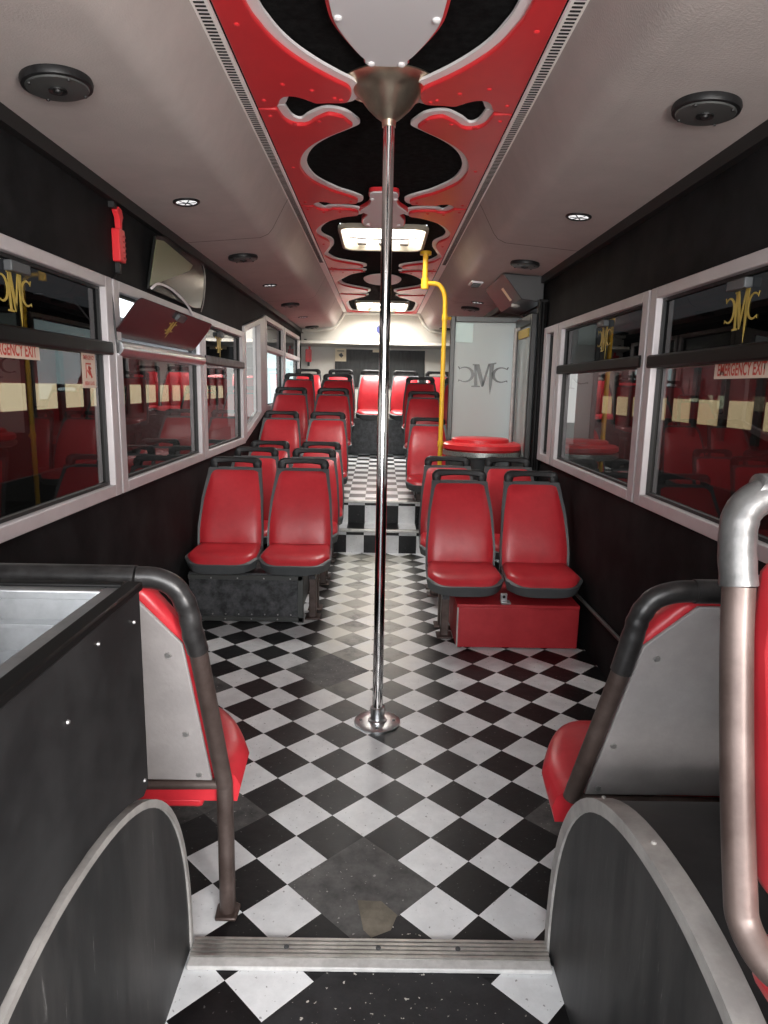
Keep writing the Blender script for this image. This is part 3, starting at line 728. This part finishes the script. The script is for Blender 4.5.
rows_l = [(4.30, 0, 'front left row above the black riveted box'), (5.03, 0, 'second left row, behind the front pair'), (5.66, 0, 'third left row, last on the low floor'),
          (6.35, .225, 'first raised left row'), (7.05, .445, 'second raised left row'), (7.75, .60, 'third raised left row')]
for y, z, lb in rows_l:
    put_seat(-.92, y, z, 'red seat by the window in the %s' % lb); put_seat(-.487, y, z, 'red seat by the aisle in the %s' % lb)
rows_r = [(4.02, -.022, 'front right row above the red box', .486, .922), (4.80, -.02, 'second right row, in front of the round table', .49, .925),
          (6.35, .19, 'first raised right row beyond the yellow pole', .45, .885), (7.05, .43, 'second raised right row', .45, .885), (7.75, .585, 'third raised right row', .45, .885)]
for y, z, lb, xa, xb in rows_r:
    put_seat(xa, y, z, 'red seat by the aisle in the %s' % lb); put_seat(xb, y, z, 'red seat by the window in the %s' % lb)
for x, lb in ((-.96, 'at the left window'), (-.53, 'left of the middle pair'), (-.10, 'facing the aisle, left of the pole'), (.33, 'facing the aisle, right of the pole'), (.76, 'at the right window')):
    put_seat(x, 9.12, .685, 'red seat of the rear bench %s' % lb)

# supports under the seat pairs
def leg_bm(x, y, z0, z1, w=.022):
    bm = B(); add_box(bm, x-w, x+w, y-w, y+w, z0, z1); add_box(bm, x-.045, x+.045, y-.05, y+.05, z0, z0+.012); return bm
def support(x, y, z, label, s, zb=0, top=.255):
    r = thing('seat_support', label, 'seat support', (x - s*.31, y-.25, zb), 'steel supports under the low seat pairs')
    for yy in (y-.335, y-.16):
        obj('leg', leg_bm(x - s*.31, yy, zb, z+top), M_rust, r, bevel=.004)
    box('side_rail', x-s*.31-.02, x-s*.31+.02, y-.38, y-.12, z+top, z+top+.022, M_blackmetal, r)
for y, lb in ((4.30, 'front left pair'), (5.03, 'second left pair'), (5.66, 'third left pair')): support(-.70, y, 0, 'brown steel legs and rail below the %s of red seats' % lb, -1)
for y, lb in ((4.02, 'front right pair'), (4.80, 'second right pair')): support(.70, y, -.022, 'brown steel legs and rail below the %s of red seats' % lb, 1)
for y, z, zb, lb in ((6.35, .225, .2, 'first raised'), (7.05, .445, .42, 'second raised'), (7.75, .60, .58, 'third raised')):
    support(-.70, y, z, 'steel legs below the %s left seats' % lb, -1, zb, .276)
for y, z, zb, lb in ((6.35, .19, .2, 'first raised'), (7.05, .43, .42, 'second raised'), (7.75, .585, .58, 'third raised')):
    support(.67, y, z, 'steel legs below the %s right seats' % lb, 1, zb, .276)
# boxes below the front pairs
bx = thing('equipment_box', 'black riveted metal box under the front left seats', 'box', (-.77, 4.1, 0))
bd_ = box('body', -1.12, -.47, 3.875, 3.98, .0, .300, M_blackmetal, bx, .004)
box('lid', -1.12, -.47, 3.98, 4.55, .0, .255, M_blackmetal, bx, .004)
bm = B()
for zz in (.005, .262): add_box(bm, -1.12, -.44, 3.862, 3.877, zz, zz+.028)
add_box(bm, -.47, -.438, 3.862, 3.90, 0, .30); obj('angle_frame', bm, M_screenframe, bx, bevel=.002)
for k in range(8):
    for zz in (.045, .272 if k % 2 else .02):
        bm = B(); add_lathe(bm, [(.005, 0), (.004, -.004)], (-1.06+k*.078, 3.863 if zz < .03 or zz > .2 else 3.876, zz), 10, 'y'); obj('rivet', bm, M_rivet, bd_)
bx = thing('equipment_box', 'red painted box under the front right seats', 'box', (.76, 3.7, 0))
box('body', .437, 1.10, 3.49, 4.05, .012, .238, M_redbox, bx, .004); box('lid', .436, 1.10, 3.483, 4.05, .238, .258, M_redbox, bx, .004)
box('edge_strip', .436, .444, 3.4835, 3.4895, .012, .24, M_rim, bx)
bm = B(); add_lathe(bm, [(.016, 0), (.016, .014)], (.46, 3.53, 0), 12); obj('foot', bm, M_rubber, bx)
lt = thing('seat_latch', 'small bright latch plate between the front right seats', 'latch', (.69, 3.49, .3))
box('plate', .665, .70, 3.470, 3.488, .285, .325, M_steel, lt, .002)
bm = B(); add_lathe(bm, [(.008, 0), (.008, -.004)], (.682, 3.470, .308), 10, 'y'); obj('keyhole', bm, M_slot, lt)
box('tongue', .665, .715, 3.44, 3.49, .275, .284, M_steel, lt)
# pipe along the foot of the right wall
bm = B(); add_tube(bm, [(1.13, 2.2, .27), (1.13, 3.45, .27), (1.13, 4.2, .27)], .010, 10); tag(obj('wall_pipe', bm, M_screenframe, smooth=True), 'thin grey pipe running low along the right wall', 'pipe')

# ------------------------------------------------------------------ dance pole
pl = thing('dance_pole', 'chrome pole from floor to ceiling in the aisle with cone top', 'pole', (.012, 2.655, 0))
bm = B(); add_tube(bm, [(.012, 2.655, .012), (.012, 2.655, 1.35), (.012, 2.655, 1.36), (.014, 2.655, 2.36)], [.0215, .0215, .0205, .0205], 24); obj('shaft', bm, M_chrome, pl, True)
bm = B(); add_lathe(bm, [(.097, 0), (.097, .007), (.093, .010), (.040, .011), (.038, .016), (.030, .020), (.030, .07), (.0225, .074)], (.012, 2.655, 0), 40); ff = obj('floor_flange', bm, M_steel, pl, True)
for k in range(4):
    a = PI*.5*k; bm = B(); add_lathe(bm, [(.008, .009), (.006, .014)], (.012+.07*math.cos(a), 2.655+.07*math.sin(a), 0), 12); obj('screw', bm, M_blackmetal, ff)
bm = B(); add_lathe(bm, [(.024, 2.325), (.026, 2.345), (.034, 2.350), (.05, 2.362), (.08, 2.390), (.10, 2.415), (.122, 2.440), (.15, 2.455), (.172, 2.458), (.172, 2.464)], (.013, 2.655, 0), 48); obj('ceiling_cone', bm, M_brass, pl, True)

# ------------------------------------------------------------------ wheel arches, counter, near benches
AC, AZ, AR = .88, .05, .605
def arch(s, label, AR):
    r = thing('wheel_arch', label, 'wheel arch', (s*.8, .9, 0), 'wheel arch boxes')
    prof = []
    for k in range(49):
        a = math.radians(180*k/48); q = AR + (.032*math.sin(2*a)**2 if a < PI/2 else 0); prof.append((AC+q*math.cos(a), max(0, AZ+q*math.sin(a))))
    prof = [(AC+AR, 0)] + prof + [(AC-AR, 0)]
    fx = lambda u, v, d: Vector((s*d, u, v))
    bm = B(); add_prism(bm, [(AC+(u-AC)*.975, v*.98) for u, v in prof], fx, .452, .468); obj('side_board', bm, M_arch, r)
    bm = B(); inn = [(AC+(u-AC)*(.955 if s > 0 else .975), v*(.963 if s > 0 else .978)) for u, v in prof]; n = len(prof); w = .445 if s > 0 else .447; w2 = .487 if s > 0 else .470
    L = [[bm.verts.new(fx(u, v, d)) for u, v in pr] for pr, d in ((inn, w+.006), (inn, w), (prof, w), (prof, w2), ([(AC+(u-AC)*.99, v*.99) for u, v in prof], w2))]
    for a, c in zip(L, L[1:]):
        for k in range(n-1): bm.faces.new((a[k], a[k+1], c[k+1], c[k]))
    obj('edge_trim', bm, M_rim, r, True)
    bm = B(); add_prism(bm, [(AC+(u-AC)*.993, v*.993) for u, v in prof], fx, .468, 1.135); obj('cover', bm, M_darkpanel, r, True)
    if s > 0:
        for k in (9, 15, 21): 
            u, v = prof[k+1]; bm = B(); add_lathe(bm, [(.005, 0), (.004, .004)], fx(u, v, .468), 10); obj('rivet', bm, M_rim, r)
    return r
arch(-1, 'rounded worn black wheel arch under the black counter', .603); arch(1, 'rounded black wheel arch with wide grey edging at right', .618)

ct = thing('bar_counter', 'black counter box with a recessed stainless tray over the wheel arch', 'counter', (-.8, .8, .6))
poly = [(.20, 1.02), (1.245, 1.02), (1.245, .50)] + [(AC+(AR+.004)*math.cos(math.radians(a)), AZ+(AR+.004)*math.sin(math.radians(a))) for a in range(50, 181, 8)] + [(.20, .05)]
poly = [(.20, 1.005), (1.245, 1.005), (1.245, .60)] + [(AC+(AR+.006+(.032*math.sin(2*math.radians(a))**2 if a < 90 else 0))*math.cos(math.radians(a)), AZ+(AR+.006+(.032*math.sin(2*math.radians(a))**2 if a < 90 else 0))*math.sin(math.radians(a))) for a in range(58, 150, 8)] + [(.20, .40)]
bm = B(); add_prism(bm, poly, lambda u, v, d: Vector((d, u, v)), -.475, -.455); obj('side_panel', bm, M_darkpanel, ct)
box('end_panel', -1.14, -.475, 1.225, 1.245, .60, 1.005, M_darkpanel, ct)
bm = B(); add_box(bm, -.482, -.450, .20, 1.255, 1.005, 1.022); add_box(bm, -1.14, -.482, 1.232, 1.255, 1.005, 1.022); obj('black_trim', bm, M_barblk, ct, bevel=.004)
bm = B()
add_box(bm, -.512, -.482, .20, 1.232, .992, 1.016); add_box(bm, -1.14, -.512, 1.205, 1.232, .992, 1.016); add_box(bm, -1.14, -1.11, .2, 1.205, .992, 1.016)
obj('steel_rim', bm, M_tray, ct, bevel=.003)
bm = B()
add_box(bm, -.516, -.512, .20, 1.205, .90, 1.0); add_box(bm, -1.11, -.516, 1.20, 1.205, .90, 1.0); add_box(bm, -1.11, -.516, .2, 1.2, .895, .90); add_box(bm, -1.11, -.516, 1.17, 1.20, .955, .962)
obj('tray', bm, M_tray, ct)
for (y, z) in ((1.21, .955), (1.225, .62), (1.05, .975), (.93, .90)):
    bm = B(); add_lathe(bm, [(.004, 0), (.003, .003)], (-.455, y, z), 10, 'x'); obj('screw', bm, M_rivet, ct)

def bench(s, label, base, up_, top, corner, end, cush_x, lower_foot, zo):
    r = thing('rear_facing_bench', label, 'bench', (s*.75, 1.7, 0), 'rear-facing benches behind the wheel arches')
    mir = lambda p: Vector((s*p[0], p[1], p[2]))
    pts = spline([base, up_, top, corner, end], 8)
    # brown lower part of the frame tube, dark grip sleeve above
    low = [mir(p) for p in spline([base, up_], 6)]
    bm = B(); add_tube(bm, low, .0215, 16); obj('frame_tube', bm, M_rust, r, True)
    c1 = Vector(top); c2 = Vector(corner)
    dx = corner[0]-top[0]; dz = corner[2]-top[2]
    gp = spline([up_, top, (top[0]+.07*dx, top[1]-.006, top[2]+.42*dz), (top[0]+.28*dx, top[1]-.012, top[2]+.80*dz), (top[0]+.62*dx, top[1]-.018, top[2]+.97*dz), corner], 6)
    bm = B(); add_tube(bm, [mir(p) for p in gp], [.0245 + .0010*math.sin(i*1.5) if 4 < i < 18 else .0245 for i in range(len(gp))], 16); obj('grip_sleeve', bm, M_sleeve, r, True)
    bm = B(); add_tube(bm, [mir(corner), mir(end)], .027, 16); obj('top_bar', bm, M_sleeve, r, True)
    # post
    bm = B(); add_tube(bm, [mir((lower_foot[0], lower_foot[1], .0)), mir((lower_foot[0], lower_foot[1], .38))], .0215, 16); obj('leg', bm, M_rust, r, True)
    bm = B(); fx, fy = lower_foot[:2]; add_prism(bm, [(fx-.028, fy-.035), (fx+.028, fy-.035), (fx+.032, fy+.02), (fx, fy+.035), (fx-.032, fy+.02)], lambda u, v, d: Vector((s*u, v, d)), 0, .010); obj('foot_plate', bm, M_rust, r, bevel=.004)
    bm = B(); add_tube(bm, [mir(base), mir((1.12, base[1]-.005, base[2]-.012))], .013, 12); obj('bottom_rail', bm, M_rust, r, True)
    # grey back board and red pad behind it, both in the leaning plane
    zb, zt_ = base[2]+.015, corner[2]-.035
    yl = lambda z: base[1] + (top[1]-base[1])*(z-base[2])/(top[2]-base[2])
    xb, xt = base[0]+.030, top[0]+.026
    poly = [(xb, zb), (xt, top[2]-.03), (corner[0]+.015, zt_), (1.12, zt_), (1.12, zb)]
    bm = B(); add_prism(bm, poly, lambda u, v, d: Vector((s*u, yl(v)+d, v)), -.006, .006); bb_ = obj('back_board', bm, M_panelgrey, r, bevel=.003)
    # the pad: follows the outline, a little larger
    pp = [(xb-.012, zb), (xt-.015, top[2]-.02), (corner[0]-.012, zt_+.008), (corner[0]+.06, zt_+.022), (1.12, zt_+.022), (1.12, zb)]
    bm = B(); add_prism(bm, pp, lambda u, v, d: Vector((s*u, yl(v)+d, v)), .007, .075); obj('back_pad', bm, M_red, r, bevel=.024, seg=4)
    for (u, v) in ((xt+.035, top[2]-.06), (xb+.05, zb+.15), (corner[0]+.07, zt_-.02), (corner[0]+.17, zt_-.015), (xb+.03, zb+.02)):
        bm = B(); add_lathe(bm, [(.0085, 0), (.006, -.005)], (s*u, yl(v)-.006, v), 10, 'y'); obj('bolt', bm, M_rivet, bb_)
    # cushion
    bm = B(); x0 = cush_x
    def ct_(u, v):
        a = u; x = x0+(1.12-x0)*u; y = 1.60+.40*v
        if u < .3: y = 1.60 + (y-1.60)*(1 - .70*(1-u/.3)**2.2)
        e = (max(0, 1-abs(2*u-1)**9)*max(0, 1-v**5))**.55
        return Vector((s*x, y, zo+.335+.058*e+.025*v))
    def cb_(u, v):
        x = x0+.01+(1.11-x0)*u; y = 1.60+.385*v
        if u < .3: y = 1.60 + (y-1.60)*(1 - .70*(1-u/.3)**2.2)
        return Vector((s*x, y, zo+.292+.03*v))
    sheet(bm, 56, 20, ct_, cb_); obj('seat_cushion', bm, M_red, r, True)
    bm = B(); add_box(bm, *sorted((s*(x0+.10), s*1.1)), 1.60, 1.80, zo+.270, zo+.300); obj('seat_base', bm, M_red, r, bevel=.01)
    return r
bench(-1, 'rear-facing red bench behind the black counter, one grey back board', (.383, 1.585, .385), (.411, 1.48, .79), (.418, 1.465, .84), (.53, 1.44, .975), (1.13, 1.44, .975), .345, (.385, 1.595), .035)
bench(1, 'rear-facing red bench at the right wheel arch with chamfered grey back', (.500, 1.54, .39), (.566, 1.46, .765), (.582, 1.447, .86), (.70, 1.43, .968), (1.13, 1.43, .968), .470, (.62, 1.545), -.012)

# forward-facing seat on the right wheel arch
fs = thing('raised_bus_seat', 'red seat with a tall brown side tube on the right wheel arch', 'seat', (.75, .7, .69))
bm = B(); add_tube(bm, spline([(.455, .815, 1.16), (.453, .80, 1.085), (.450, .76, .93), (.450, .725, .805), (.452, .711, .767), (.462, .68, .745), (.485, .65, .735)], 6), .0195, 18); obj('frame_tube', bm, M_rust, fs, True)
gp = spline([(.455, .815, 1.16), (.454, .828, 1.21), (.461, .837, 1.25), (.49, .842, 1.272), (.54, .846, 1.278), (1.10, .846, 1.278)], 8)
bm = B(); add_tube(bm, gp, [.0225 + .0004*math.sin(i*1.5) if i < 18 else .0225 for i in range(len(gp))], 18); obj('grip_sleeve', bm, M_sleevegrey, fs, True)
bk = lambda u, v, d: Vector((u, .752 + (v-.82)*.22 + d, v))
bm = B(); add_prism(bm, [(.484, .785), (.477, 1.085), (.49, 1.175), (.54, 1.233), (1.10, 1.233), (1.10, .785)], bk, -.05, .018); obj('backrest', bm, M_red, fs, bevel=.02, seg=4)
bm = B(); add_prism(bm, [(.495, .79), (.495, 1.155), (.55, 1.215), (1.10, 1.215), (1.10, .79)], bk, .019, .029); obj('back_board', bm, M_panelgrey, fs)
bm = B(); add_box(bm, .456, 1.10, .34, .715, .692, .768); obj('seat_cushion', bm, M_red, fs, bevel=.03, seg=4)

# ------------------------------------------------------------------ middle door, screen, table, yellow pole
dr = thing('door_1', 'black framed glass leaf of the middle door folded into the bus', 'door', (1.05, 5.1, 0), None, 'structure')
bm = B()
for (a, c, z0, z1) in ((4.86, 4.90, .05, 1.93), (5.38, 5.43, .05, 1.93), (4.90, 5.38, .05, .13), (4.90, 5.38, 1.86, 1.93)): add_box(bm, 1.045, 1.085, a, c, z0, z1)
obj('frame', bm, M_frameblk, dr, bevel=.006)
box('pane', 1.062, 1.067, 4.90, 5.38, .13, 1.86, M_frost2, dr)
o = box('yellow_notice', 1.050, 1.061, 4.99, 5.33, 1.78, 1.84, M_gold, dr)
bm = B(); add_tube(bm, [(1.02, 5.28, 1.86), (1.02, 5.28, .94)], .013, 12); add_tube(bm, [(1.02, 5.28, 1.84), (1.05, 5.28, 1.86)], .013, 12); add_tube(bm, [(1.02, 5.28, .96), (1.05, 5.28, .94)], .013, 12); obj('grab_rail', bm, M_rim, dr, True)
bm = B(); add_box(bm, 1.09, 1.15, 4.835, 4.915, 0, 2.02)
add_tube(bm, [(1.10, 4.83, .02), (1.10, 4.83, 2.0)], .014, 10); add_tube(bm, [(1.135, 4.83, .02), (1.135, 4.83, 2.0)], .012, 10)
struct(obj('trim_7', bm, M_barblk, bevel=.004), 'glossy black ribbed post at the front edge of the middle door', 'door post')
# mechanism box above the door
db = thing('door_mechanism_box', 'dark grey angular box above the middle door', 'box', (1.0, 5.3, 2.1))
prof = [(.845, 2.205), (1.14, 2.19), (1.14, 2.01), (.985, 2.03)]
bm = B(); add_prism(bm, prof, lambda u, v, d: Vector((u, d, v)), 4.95, 5.78); obj('cover', bm, M_boxdark, db, bevel=.006)
bm = B(); q = lambda u, v, d: Vector((.845+.14*u + -.78*d, 4.95+v, 2.205-.175*u - .62*d)); add_prism(bm, [(.35, .26), (.85, .26), (.85, .33), (.35, .33)], q, .0, .002); obj('label_plate', bm, M_cream, db)
bm = B(); add_lathe(bm, [(.03, 0), (.034, -.02), (.012, -.028)], (1.0, 5.25, 2.035), 16); obj('lamp', bm, M_rim, db, True)
# ceiling switch grille beside it
sg = thing('ceiling_switch_plate', 'small pale switch plate on the ceiling near the door box', 'switch plate', (.735, 5.54, 2.22))
bm = B(); add_hull8(bm, [(.69, 5.45, 2.214), (.78, 5.45, 2.207), (.78, 5.64, 2.207), (.69, 5.64, 2.214), (.69, 5.45, 2.228), (.78, 5.45, 2.22), (.78, 5.64, 2.22), (.69, 5.64, 2.228)]); obj('plate', bm, M_white, sg)
for k in range(3): box('switch', .705, .765, 5.475+k*.055, 5.51+k*.055, 2.198, 2.212, M_blackmetal, sg)
# frosted screen
sn = thing('frosted_screen', 'frosted glass draught screen etched with CMC initials', 'screen', (.82, 5.62, .4))
bm = B()
for (a, c, z0, z1) in ((.555, .595, .40, 1.975), (1.095, 1.14, .40, 1.975), (.595, 1.095, .93, .975), (.595, 1.095, 1.93, 1.975), (.595, 1.095, .40, .43)): add_box(bm, a, c, 5.605, 5.635, z0, z1)
obj('frame', bm, M_screenframe, sn, bevel=.006)
fp_ = box('frosted_pane', .595, 1.095, 5.617, 5.623, .975, 1.93, M_frost, sn)
box('lower_panel', .595, 1.095, 5.612, 5.628, .43, .93, M_screenframe, sn)
box('paper_patch', .60, .74, 5.614, 5.617, 1.77, 1.925, M_patch, fp_)
bm = B(); add_emblem(bm, lambda u, v, d: Vector((.835+u*1.35, 5.616-d, 1.515+v)), .155, 0, .001); obj('etched_initials', bm, M_etch, fp_)
# yellow grab pole
yp = thing('yellow_grab_pole', 'yellow grab pole beside the frosted screen, bent at the top', 'grab pole', (.50, 5.55, 0))
bm = B(); add_tube(bm, spline([(.50, 5.55, .0), (.50, 5.55, 1.0), (.50, 5.55, 1.92), (.498, 5.55, 2.08), (.485, 5.55, 2.15), (.455, 5.55, 2.195), (.42, 5.55, 2.21), (.34, 5.55, 2.215)], 6), .0185, 16); obj('pole', bm, M_yellow, yp, True)
bm = B(); add_tube(bm, [(.335, 5.55, 2.185), (.335, 5.55, 2.44)], .021, 14); add_lathe(bm, [(.03, 2.17), (.03, 2.25)], (.335, 5.55, 0), 14); add_lathe(bm, [(.045, 2.425), (.045, 2.45)], (.335, 5.55, 0), 16); obj('ceiling_bracket', bm, M_yellow, yp, True)
for z in (1.955, .955):
    bm = B(); add_tube(bm, [(.50, 5.55, z), (.50, 5.58, z), (.553, 5.602, z)], .013, 10); add_lathe(bm, [(.024, z-.022), (.024, z+.022)], (.50, 5.55, 0), 14); obj('clamp', bm, M_yellow, yp, True)
# round red table
tb = thing('round_table', 'round red padded table with glittery edge in front of the screen', 'table', (.80, 5.22, 0))
bm = B(); add_lathe(bm, [(.02, .938), (.285, .938), (.308, .955), (.308, .985), (.285, .998), (.20, 1.0), (.02, 1.0)], (.80, 5.22, 0), 40, sx=1, sy=.9); obj('top_pad', bm, M_redgloss, tb, True)
bm = B(); add_lathe(bm, [(.02, 1.0), (.21, 1.0), (.21, 1.022), (.19, 1.032), (.02, 1.032)], (.78, 5.24, 0), 36, sx=1.05, sy=.8); obj('raised_centre', bm, M_redgloss, tb, True)
bm = B(); add_lathe(bm, [(.02, .89), (.275, .89), (.310, .905), (.310, .938), (.28, .938), (.02, .938)], (.80, 5.22, 0), 40, sx=1, sy=.9); obj('glitter_edge', bm, M_glitter, tb, True)
bm = B(); add_lathe(bm, [(.20, 0), (.20, .02), (.06, .05), (.055, .70), (.11, .86), (.12, .885)], (.80, 5.22, 0), 28); obj('pedestal', bm, M_shell, tb, True)

# ------------------------------------------------------------------ ceiling fittings
zc = lambda x: 2.225 - (abs(x)-.70)*(.04/.46)
def speaker():
    r = thing('ceiling_speaker', 'x', 'speaker', (0, 0, 0), 'round ceiling speakers')
    bm = B(); add_lathe(bm, [(.090, .004), (.094, -.010), (.091, -.020), (.083, -.022)], (0, 0, 0), 36, cap=True); obj('rim', bm, M_handle, r, True, world=False)
    bm = B(); add_lathe(bm, [(.083, -.020), (.079, -.026), (.05, -.028), (.03, -.028)], (0, 0, 0), 36); obj('grille', bm, M_screenframe, r, True, world=False)
    bm = B(); add_lathe(bm, [(.024, -.026), (.024, -.032), (.016, -.030), (.012, -.026), (.010, -.034), (.003, -.038)], (0, 0, 0), 24); obj('tweeter', bm, M_rubber, r, True, world=False)
    for k in range(4):
        a = PI/4+PI/2*k; bm = B(); add_lathe(bm, [(.006, -.024), (.004, -.030)], (.075*math.cos(a), .075*math.sin(a), 0), 10); obj('screw', bm, M_rubber, r, world=False)
    return r
sp0 = speaker(); first = True
spk = [(-.90, 2.03, 'nearest black speaker in the left ceiling lining'), (.915, 2.095, 'nearest black speaker in the right ceiling lining'), (-.895, 4.545, 'second black speaker in the left ceiling lining'),
       (.915, 4.55, 'second black speaker in the right ceiling lining'), (-.92, 7.03, 'third black speaker in the left ceiling lining'), (.89, 7.05, 'third black speaker in the right ceiling lining'),
       (-.95, 9.5, 'hindmost black speaker in the left ceiling lining'), (.88, 9.5, 'hindmost black speaker in the right ceiling lining')]
for x, y, lb in spk:
    o = sp0 if first else dup(sp0, lb); first = False; o['label'] = lb; o.location = (x, y, zc(x)); o.rotation_euler = (0, math.atan(.04/.46)*(1 if x > 0 else -1), 0)
def downlight():
    r = thing('ceiling_downlight', 'x', 'ceiling light', (0, 0, 0), 'small round ceiling lights')
    bm = B(); add_lathe(bm, [(.060, .003), (.060, -.005), (.053, -.009), (.046, -.006), (.046, .003)], (0, 0, 0), 30); obj('bezel', bm, M_handle, r, True, world=False)
    bm = B(); add_lathe(bm, [(.046, -.004), (.040, -.0055), (.01, -.006)], (0, 0, 0), 30); obj('lens', bm, M_lampglow, r, True, world=False)
    bm = B()
    for a in range(3): 
        c, s_ = math.cos(a*PI/3), math.sin(a*PI/3); add_hull8(bm, [(-.042*c-.0025*s_, -.042*s_+.0025*c, -.009), (.042*c-.0025*s_, .042*s_+.0025*c, -.009), (.042*c+.0025*s_, .042*s_-.0025*c, -.009), (-.042*c+.0025*s_, -.042*s_-.0025*c, -.009), (-.042*c-.0025*s_, -.042*s_+.0025*c, -.0065), (.042*c-.0025*s_, .042*s_+.0025*c, -.0065), (.042*c+.0025*s_, .042*s_-.0025*c, -.0065), (-.042*c+.0025*s_, -.042*s_-.0025*c, -.0065)])
    obj('grid', bm, M_shell, r, world=False)
    return r
dl0 = downlight(); first = True
for x, y, lb in [(-.893, 3.26, 'nearest small round light in the left ceiling lining'), (.915, 3.36, 'nearest small round light in the right ceiling lining'), (-.92, 5.77, 'second small round light in the left ceiling lining'),
                 (-.933, 8.28, 'third small round light in the left ceiling lining'), (.90, 6.62, 'second small round light in the right ceiling lining')]:
    o = dl0 if first else dup(dl0, lb); first = False; o['label'] = lb; o.location = (x, y, zc(x)); o.rotation_euler = (0, math.atan(.04/.46)*(1 if x > 0 else -1), 0)

# emergency hammer with its cord
def hammer(x, y, z, s, label, axis):
    r = thing('emergency_hammer', label, 'hammer', (x, y, z), 'red emergency hammers')
    if axis == 'x': F = lambda u, v, d: Vector((x+d, y+u, z+v))
    else: F = lambda u, v, d: Vector((x+u, y-d, z+v))
    bm = B(); add_prism(bm, rrect(-.033*s, .033*s, -.105*s, .03*s, .008*s), F, 0, .035*s); obj('holder', bm, M_redgloss, r, bevel=.004)
    for k in range(5):
        bm = B(); add_prism(bm, [(.004*s, -.09*s+k*.022*s), (.03*s, -.09*s+k*.022*s), (.03*s, -.082*s+k*.022*s), (.004*s, -.082*s+k*.022*s)], F, .034*s, .038*s); obj('rib', bm, M_redbox, r)
    bm = B(); add_prism(bm, [(.002*s, .03*s), (.02*s, .03*s), (.024*s, .06*s), (.04*s, .085*s), (.024*s, .115*s), (-.01*s, .12*s), (-.03*s, .10*s), (-.006*s, .075*s)], F, .004, .03*s); obj('hammer_head', bm, M_redgloss, r, bevel=.004)
    bm = B(); add_prism(bm, rrect(-.05*s, -.02*s, .105*s, .14*s, .005*s), F, .0, .025*s); obj('clip', bm, M_rubber, r); bm = B(); add_prism(bm, rrect(-.012*s, .012*s, -.15*s, -.105*s, .003*s), F, .002, .02*s); obj('clip', bm, M_rubber, r)
    return r
hammer(-WX, 3.055, 2.01, 1.0, 'red emergency hammer on the black wall above the left windows', 'x')
hammer(-1.04, YB, 1.88, 1.3, 'red emergency hammer on the white rear wall', 'y')
bm = B(); add_tube(bm, [(-1.142, 3.055, 1.87), (-1.140, 2.965, 1.80), (-1.125, 2.953, 1.60), (-1.122, 2.958, 1.52)], .004, 8); tag(obj('hammer_cord', bm, M_rubber, smooth=True), 'thin black cord hanging from the left wall hammer down the window frame', 'cord')

# glossy dark panel above the second left window
cm = thing('tilted_gloss_panel', 'dark glossy panel with a painted pale reflection fixed above the open left window', 'panel', (-1.13, 3.9, 1.97))
def cf(u, v, d): return Vector((-1.135 + (v-1.83)*.10 + d, u, v))
bm = B(); add_prism(bm, [(3.40, 1.845), (3.46, 2.10), (3.60, 2.125), (4.28, 2.125), (4.40, 2.06), (4.42, 1.95), (4.36, 1.86), (4.22, 1.845)], cf, -.006, .006); obj('board', bm, M_mirror, cm, bevel=.003)
bm = B(); add_prism(bm, [(3.415, 1.86), (3.475, 2.085), (3.58, 2.10), (4.12, 2.075), (4.06, 2.035)], cf, .006, .0085); obj('painted_reflection', bm, M_paintedrefl, cm)  # reflected daylight painted on as a pale olive sheet
bm = B(); add_tube(bm, spline([cf(3.42, 1.85, .014), cf(3.52, 1.885, .016), cf(3.75, 1.885, .016), cf(4.02, 1.845, .016), cf(4.16, 1.80, .016)], 6), .006, 8); obj('edge_seal', bm, M_white, cm, True)
bm = B(); add_tube(bm, spline([cf(4.33, 2.115, .01), cf(4.40, 2.05, .010), cf(4.41, 1.93, .010), cf(4.36, 1.84, .01)], 6), .0025, 8); obj('wire', bm, M_rim, cm, True)

# scuffs: two pale scratches on the left wall lining
# ------------------------------------------------------------------ outside: ground and the vehicles parked alongside
bm = B(); add_box(bm, -30, 30, -20, 40, -.45, -.40); struct(obj('ground', bm, M_asphalt), 'grey asphalt yard outside the bus', 'ground')
def neighbour(s, label, y0, y1, zsq, ysq, npan):
    X = s*2.4
    r = thing('parked_vehicle', label, 'vehicle', (s*2.9, (y0+y1)/2, -.4), 'vehicles parked alongside')
    x0, x1 = sorted((s*2.42, s*3.6)); bm = B(); add_box(bm, x0, x1, y0, y1, -.1, 1.98); obj('body', bm, M_maroon, r, bevel=.06)
    bm = B()
    k = 0; y = ysq
    for k in range(npan):
        o = box('pale_glow_square', *sorted((X, X+s*.03)), y+k*.447, y+k*.447+.29, zsq, zsq+.18, M_glowsquare[s], r)
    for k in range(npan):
        yy = y+k*.447+.345
        box('pillar', *sorted((X-s*.005, X+s*.03)), yy, yy+.07, zsq-.1, zsq+.42, M_rubber, r)
    box('roof_band', *sorted((X-s*.01, X+s*.03)), y0, y1, 1.74, 1.99, M_rubber, r)
    box('skirt', *sorted((X-s*.01, X+s*.03)), y0, y1, -.2, .75, M_rubber, r)
    for yw in (y0+1.4, y1-1.6):
        bm = B(); add_lathe(bm, [(.30, 0), (.46, .02), (.46, .22), (.30, .24)], (X - s*.02 if s > 0 else X-.22+.24, yw, .06), 28, 'x'); obj('wheel', bm, M_rubber, r, True)
    return r
neighbour(-1, 'maroon vehicle with cream squares, seen through the left windows', 3.2, 10.9, 1.20, 4.36, 14)
neighbour(1, 'maroon vehicle with cream squares, seen through the right windows', 2.6, 8.5, 1.175, 3.95, 8)
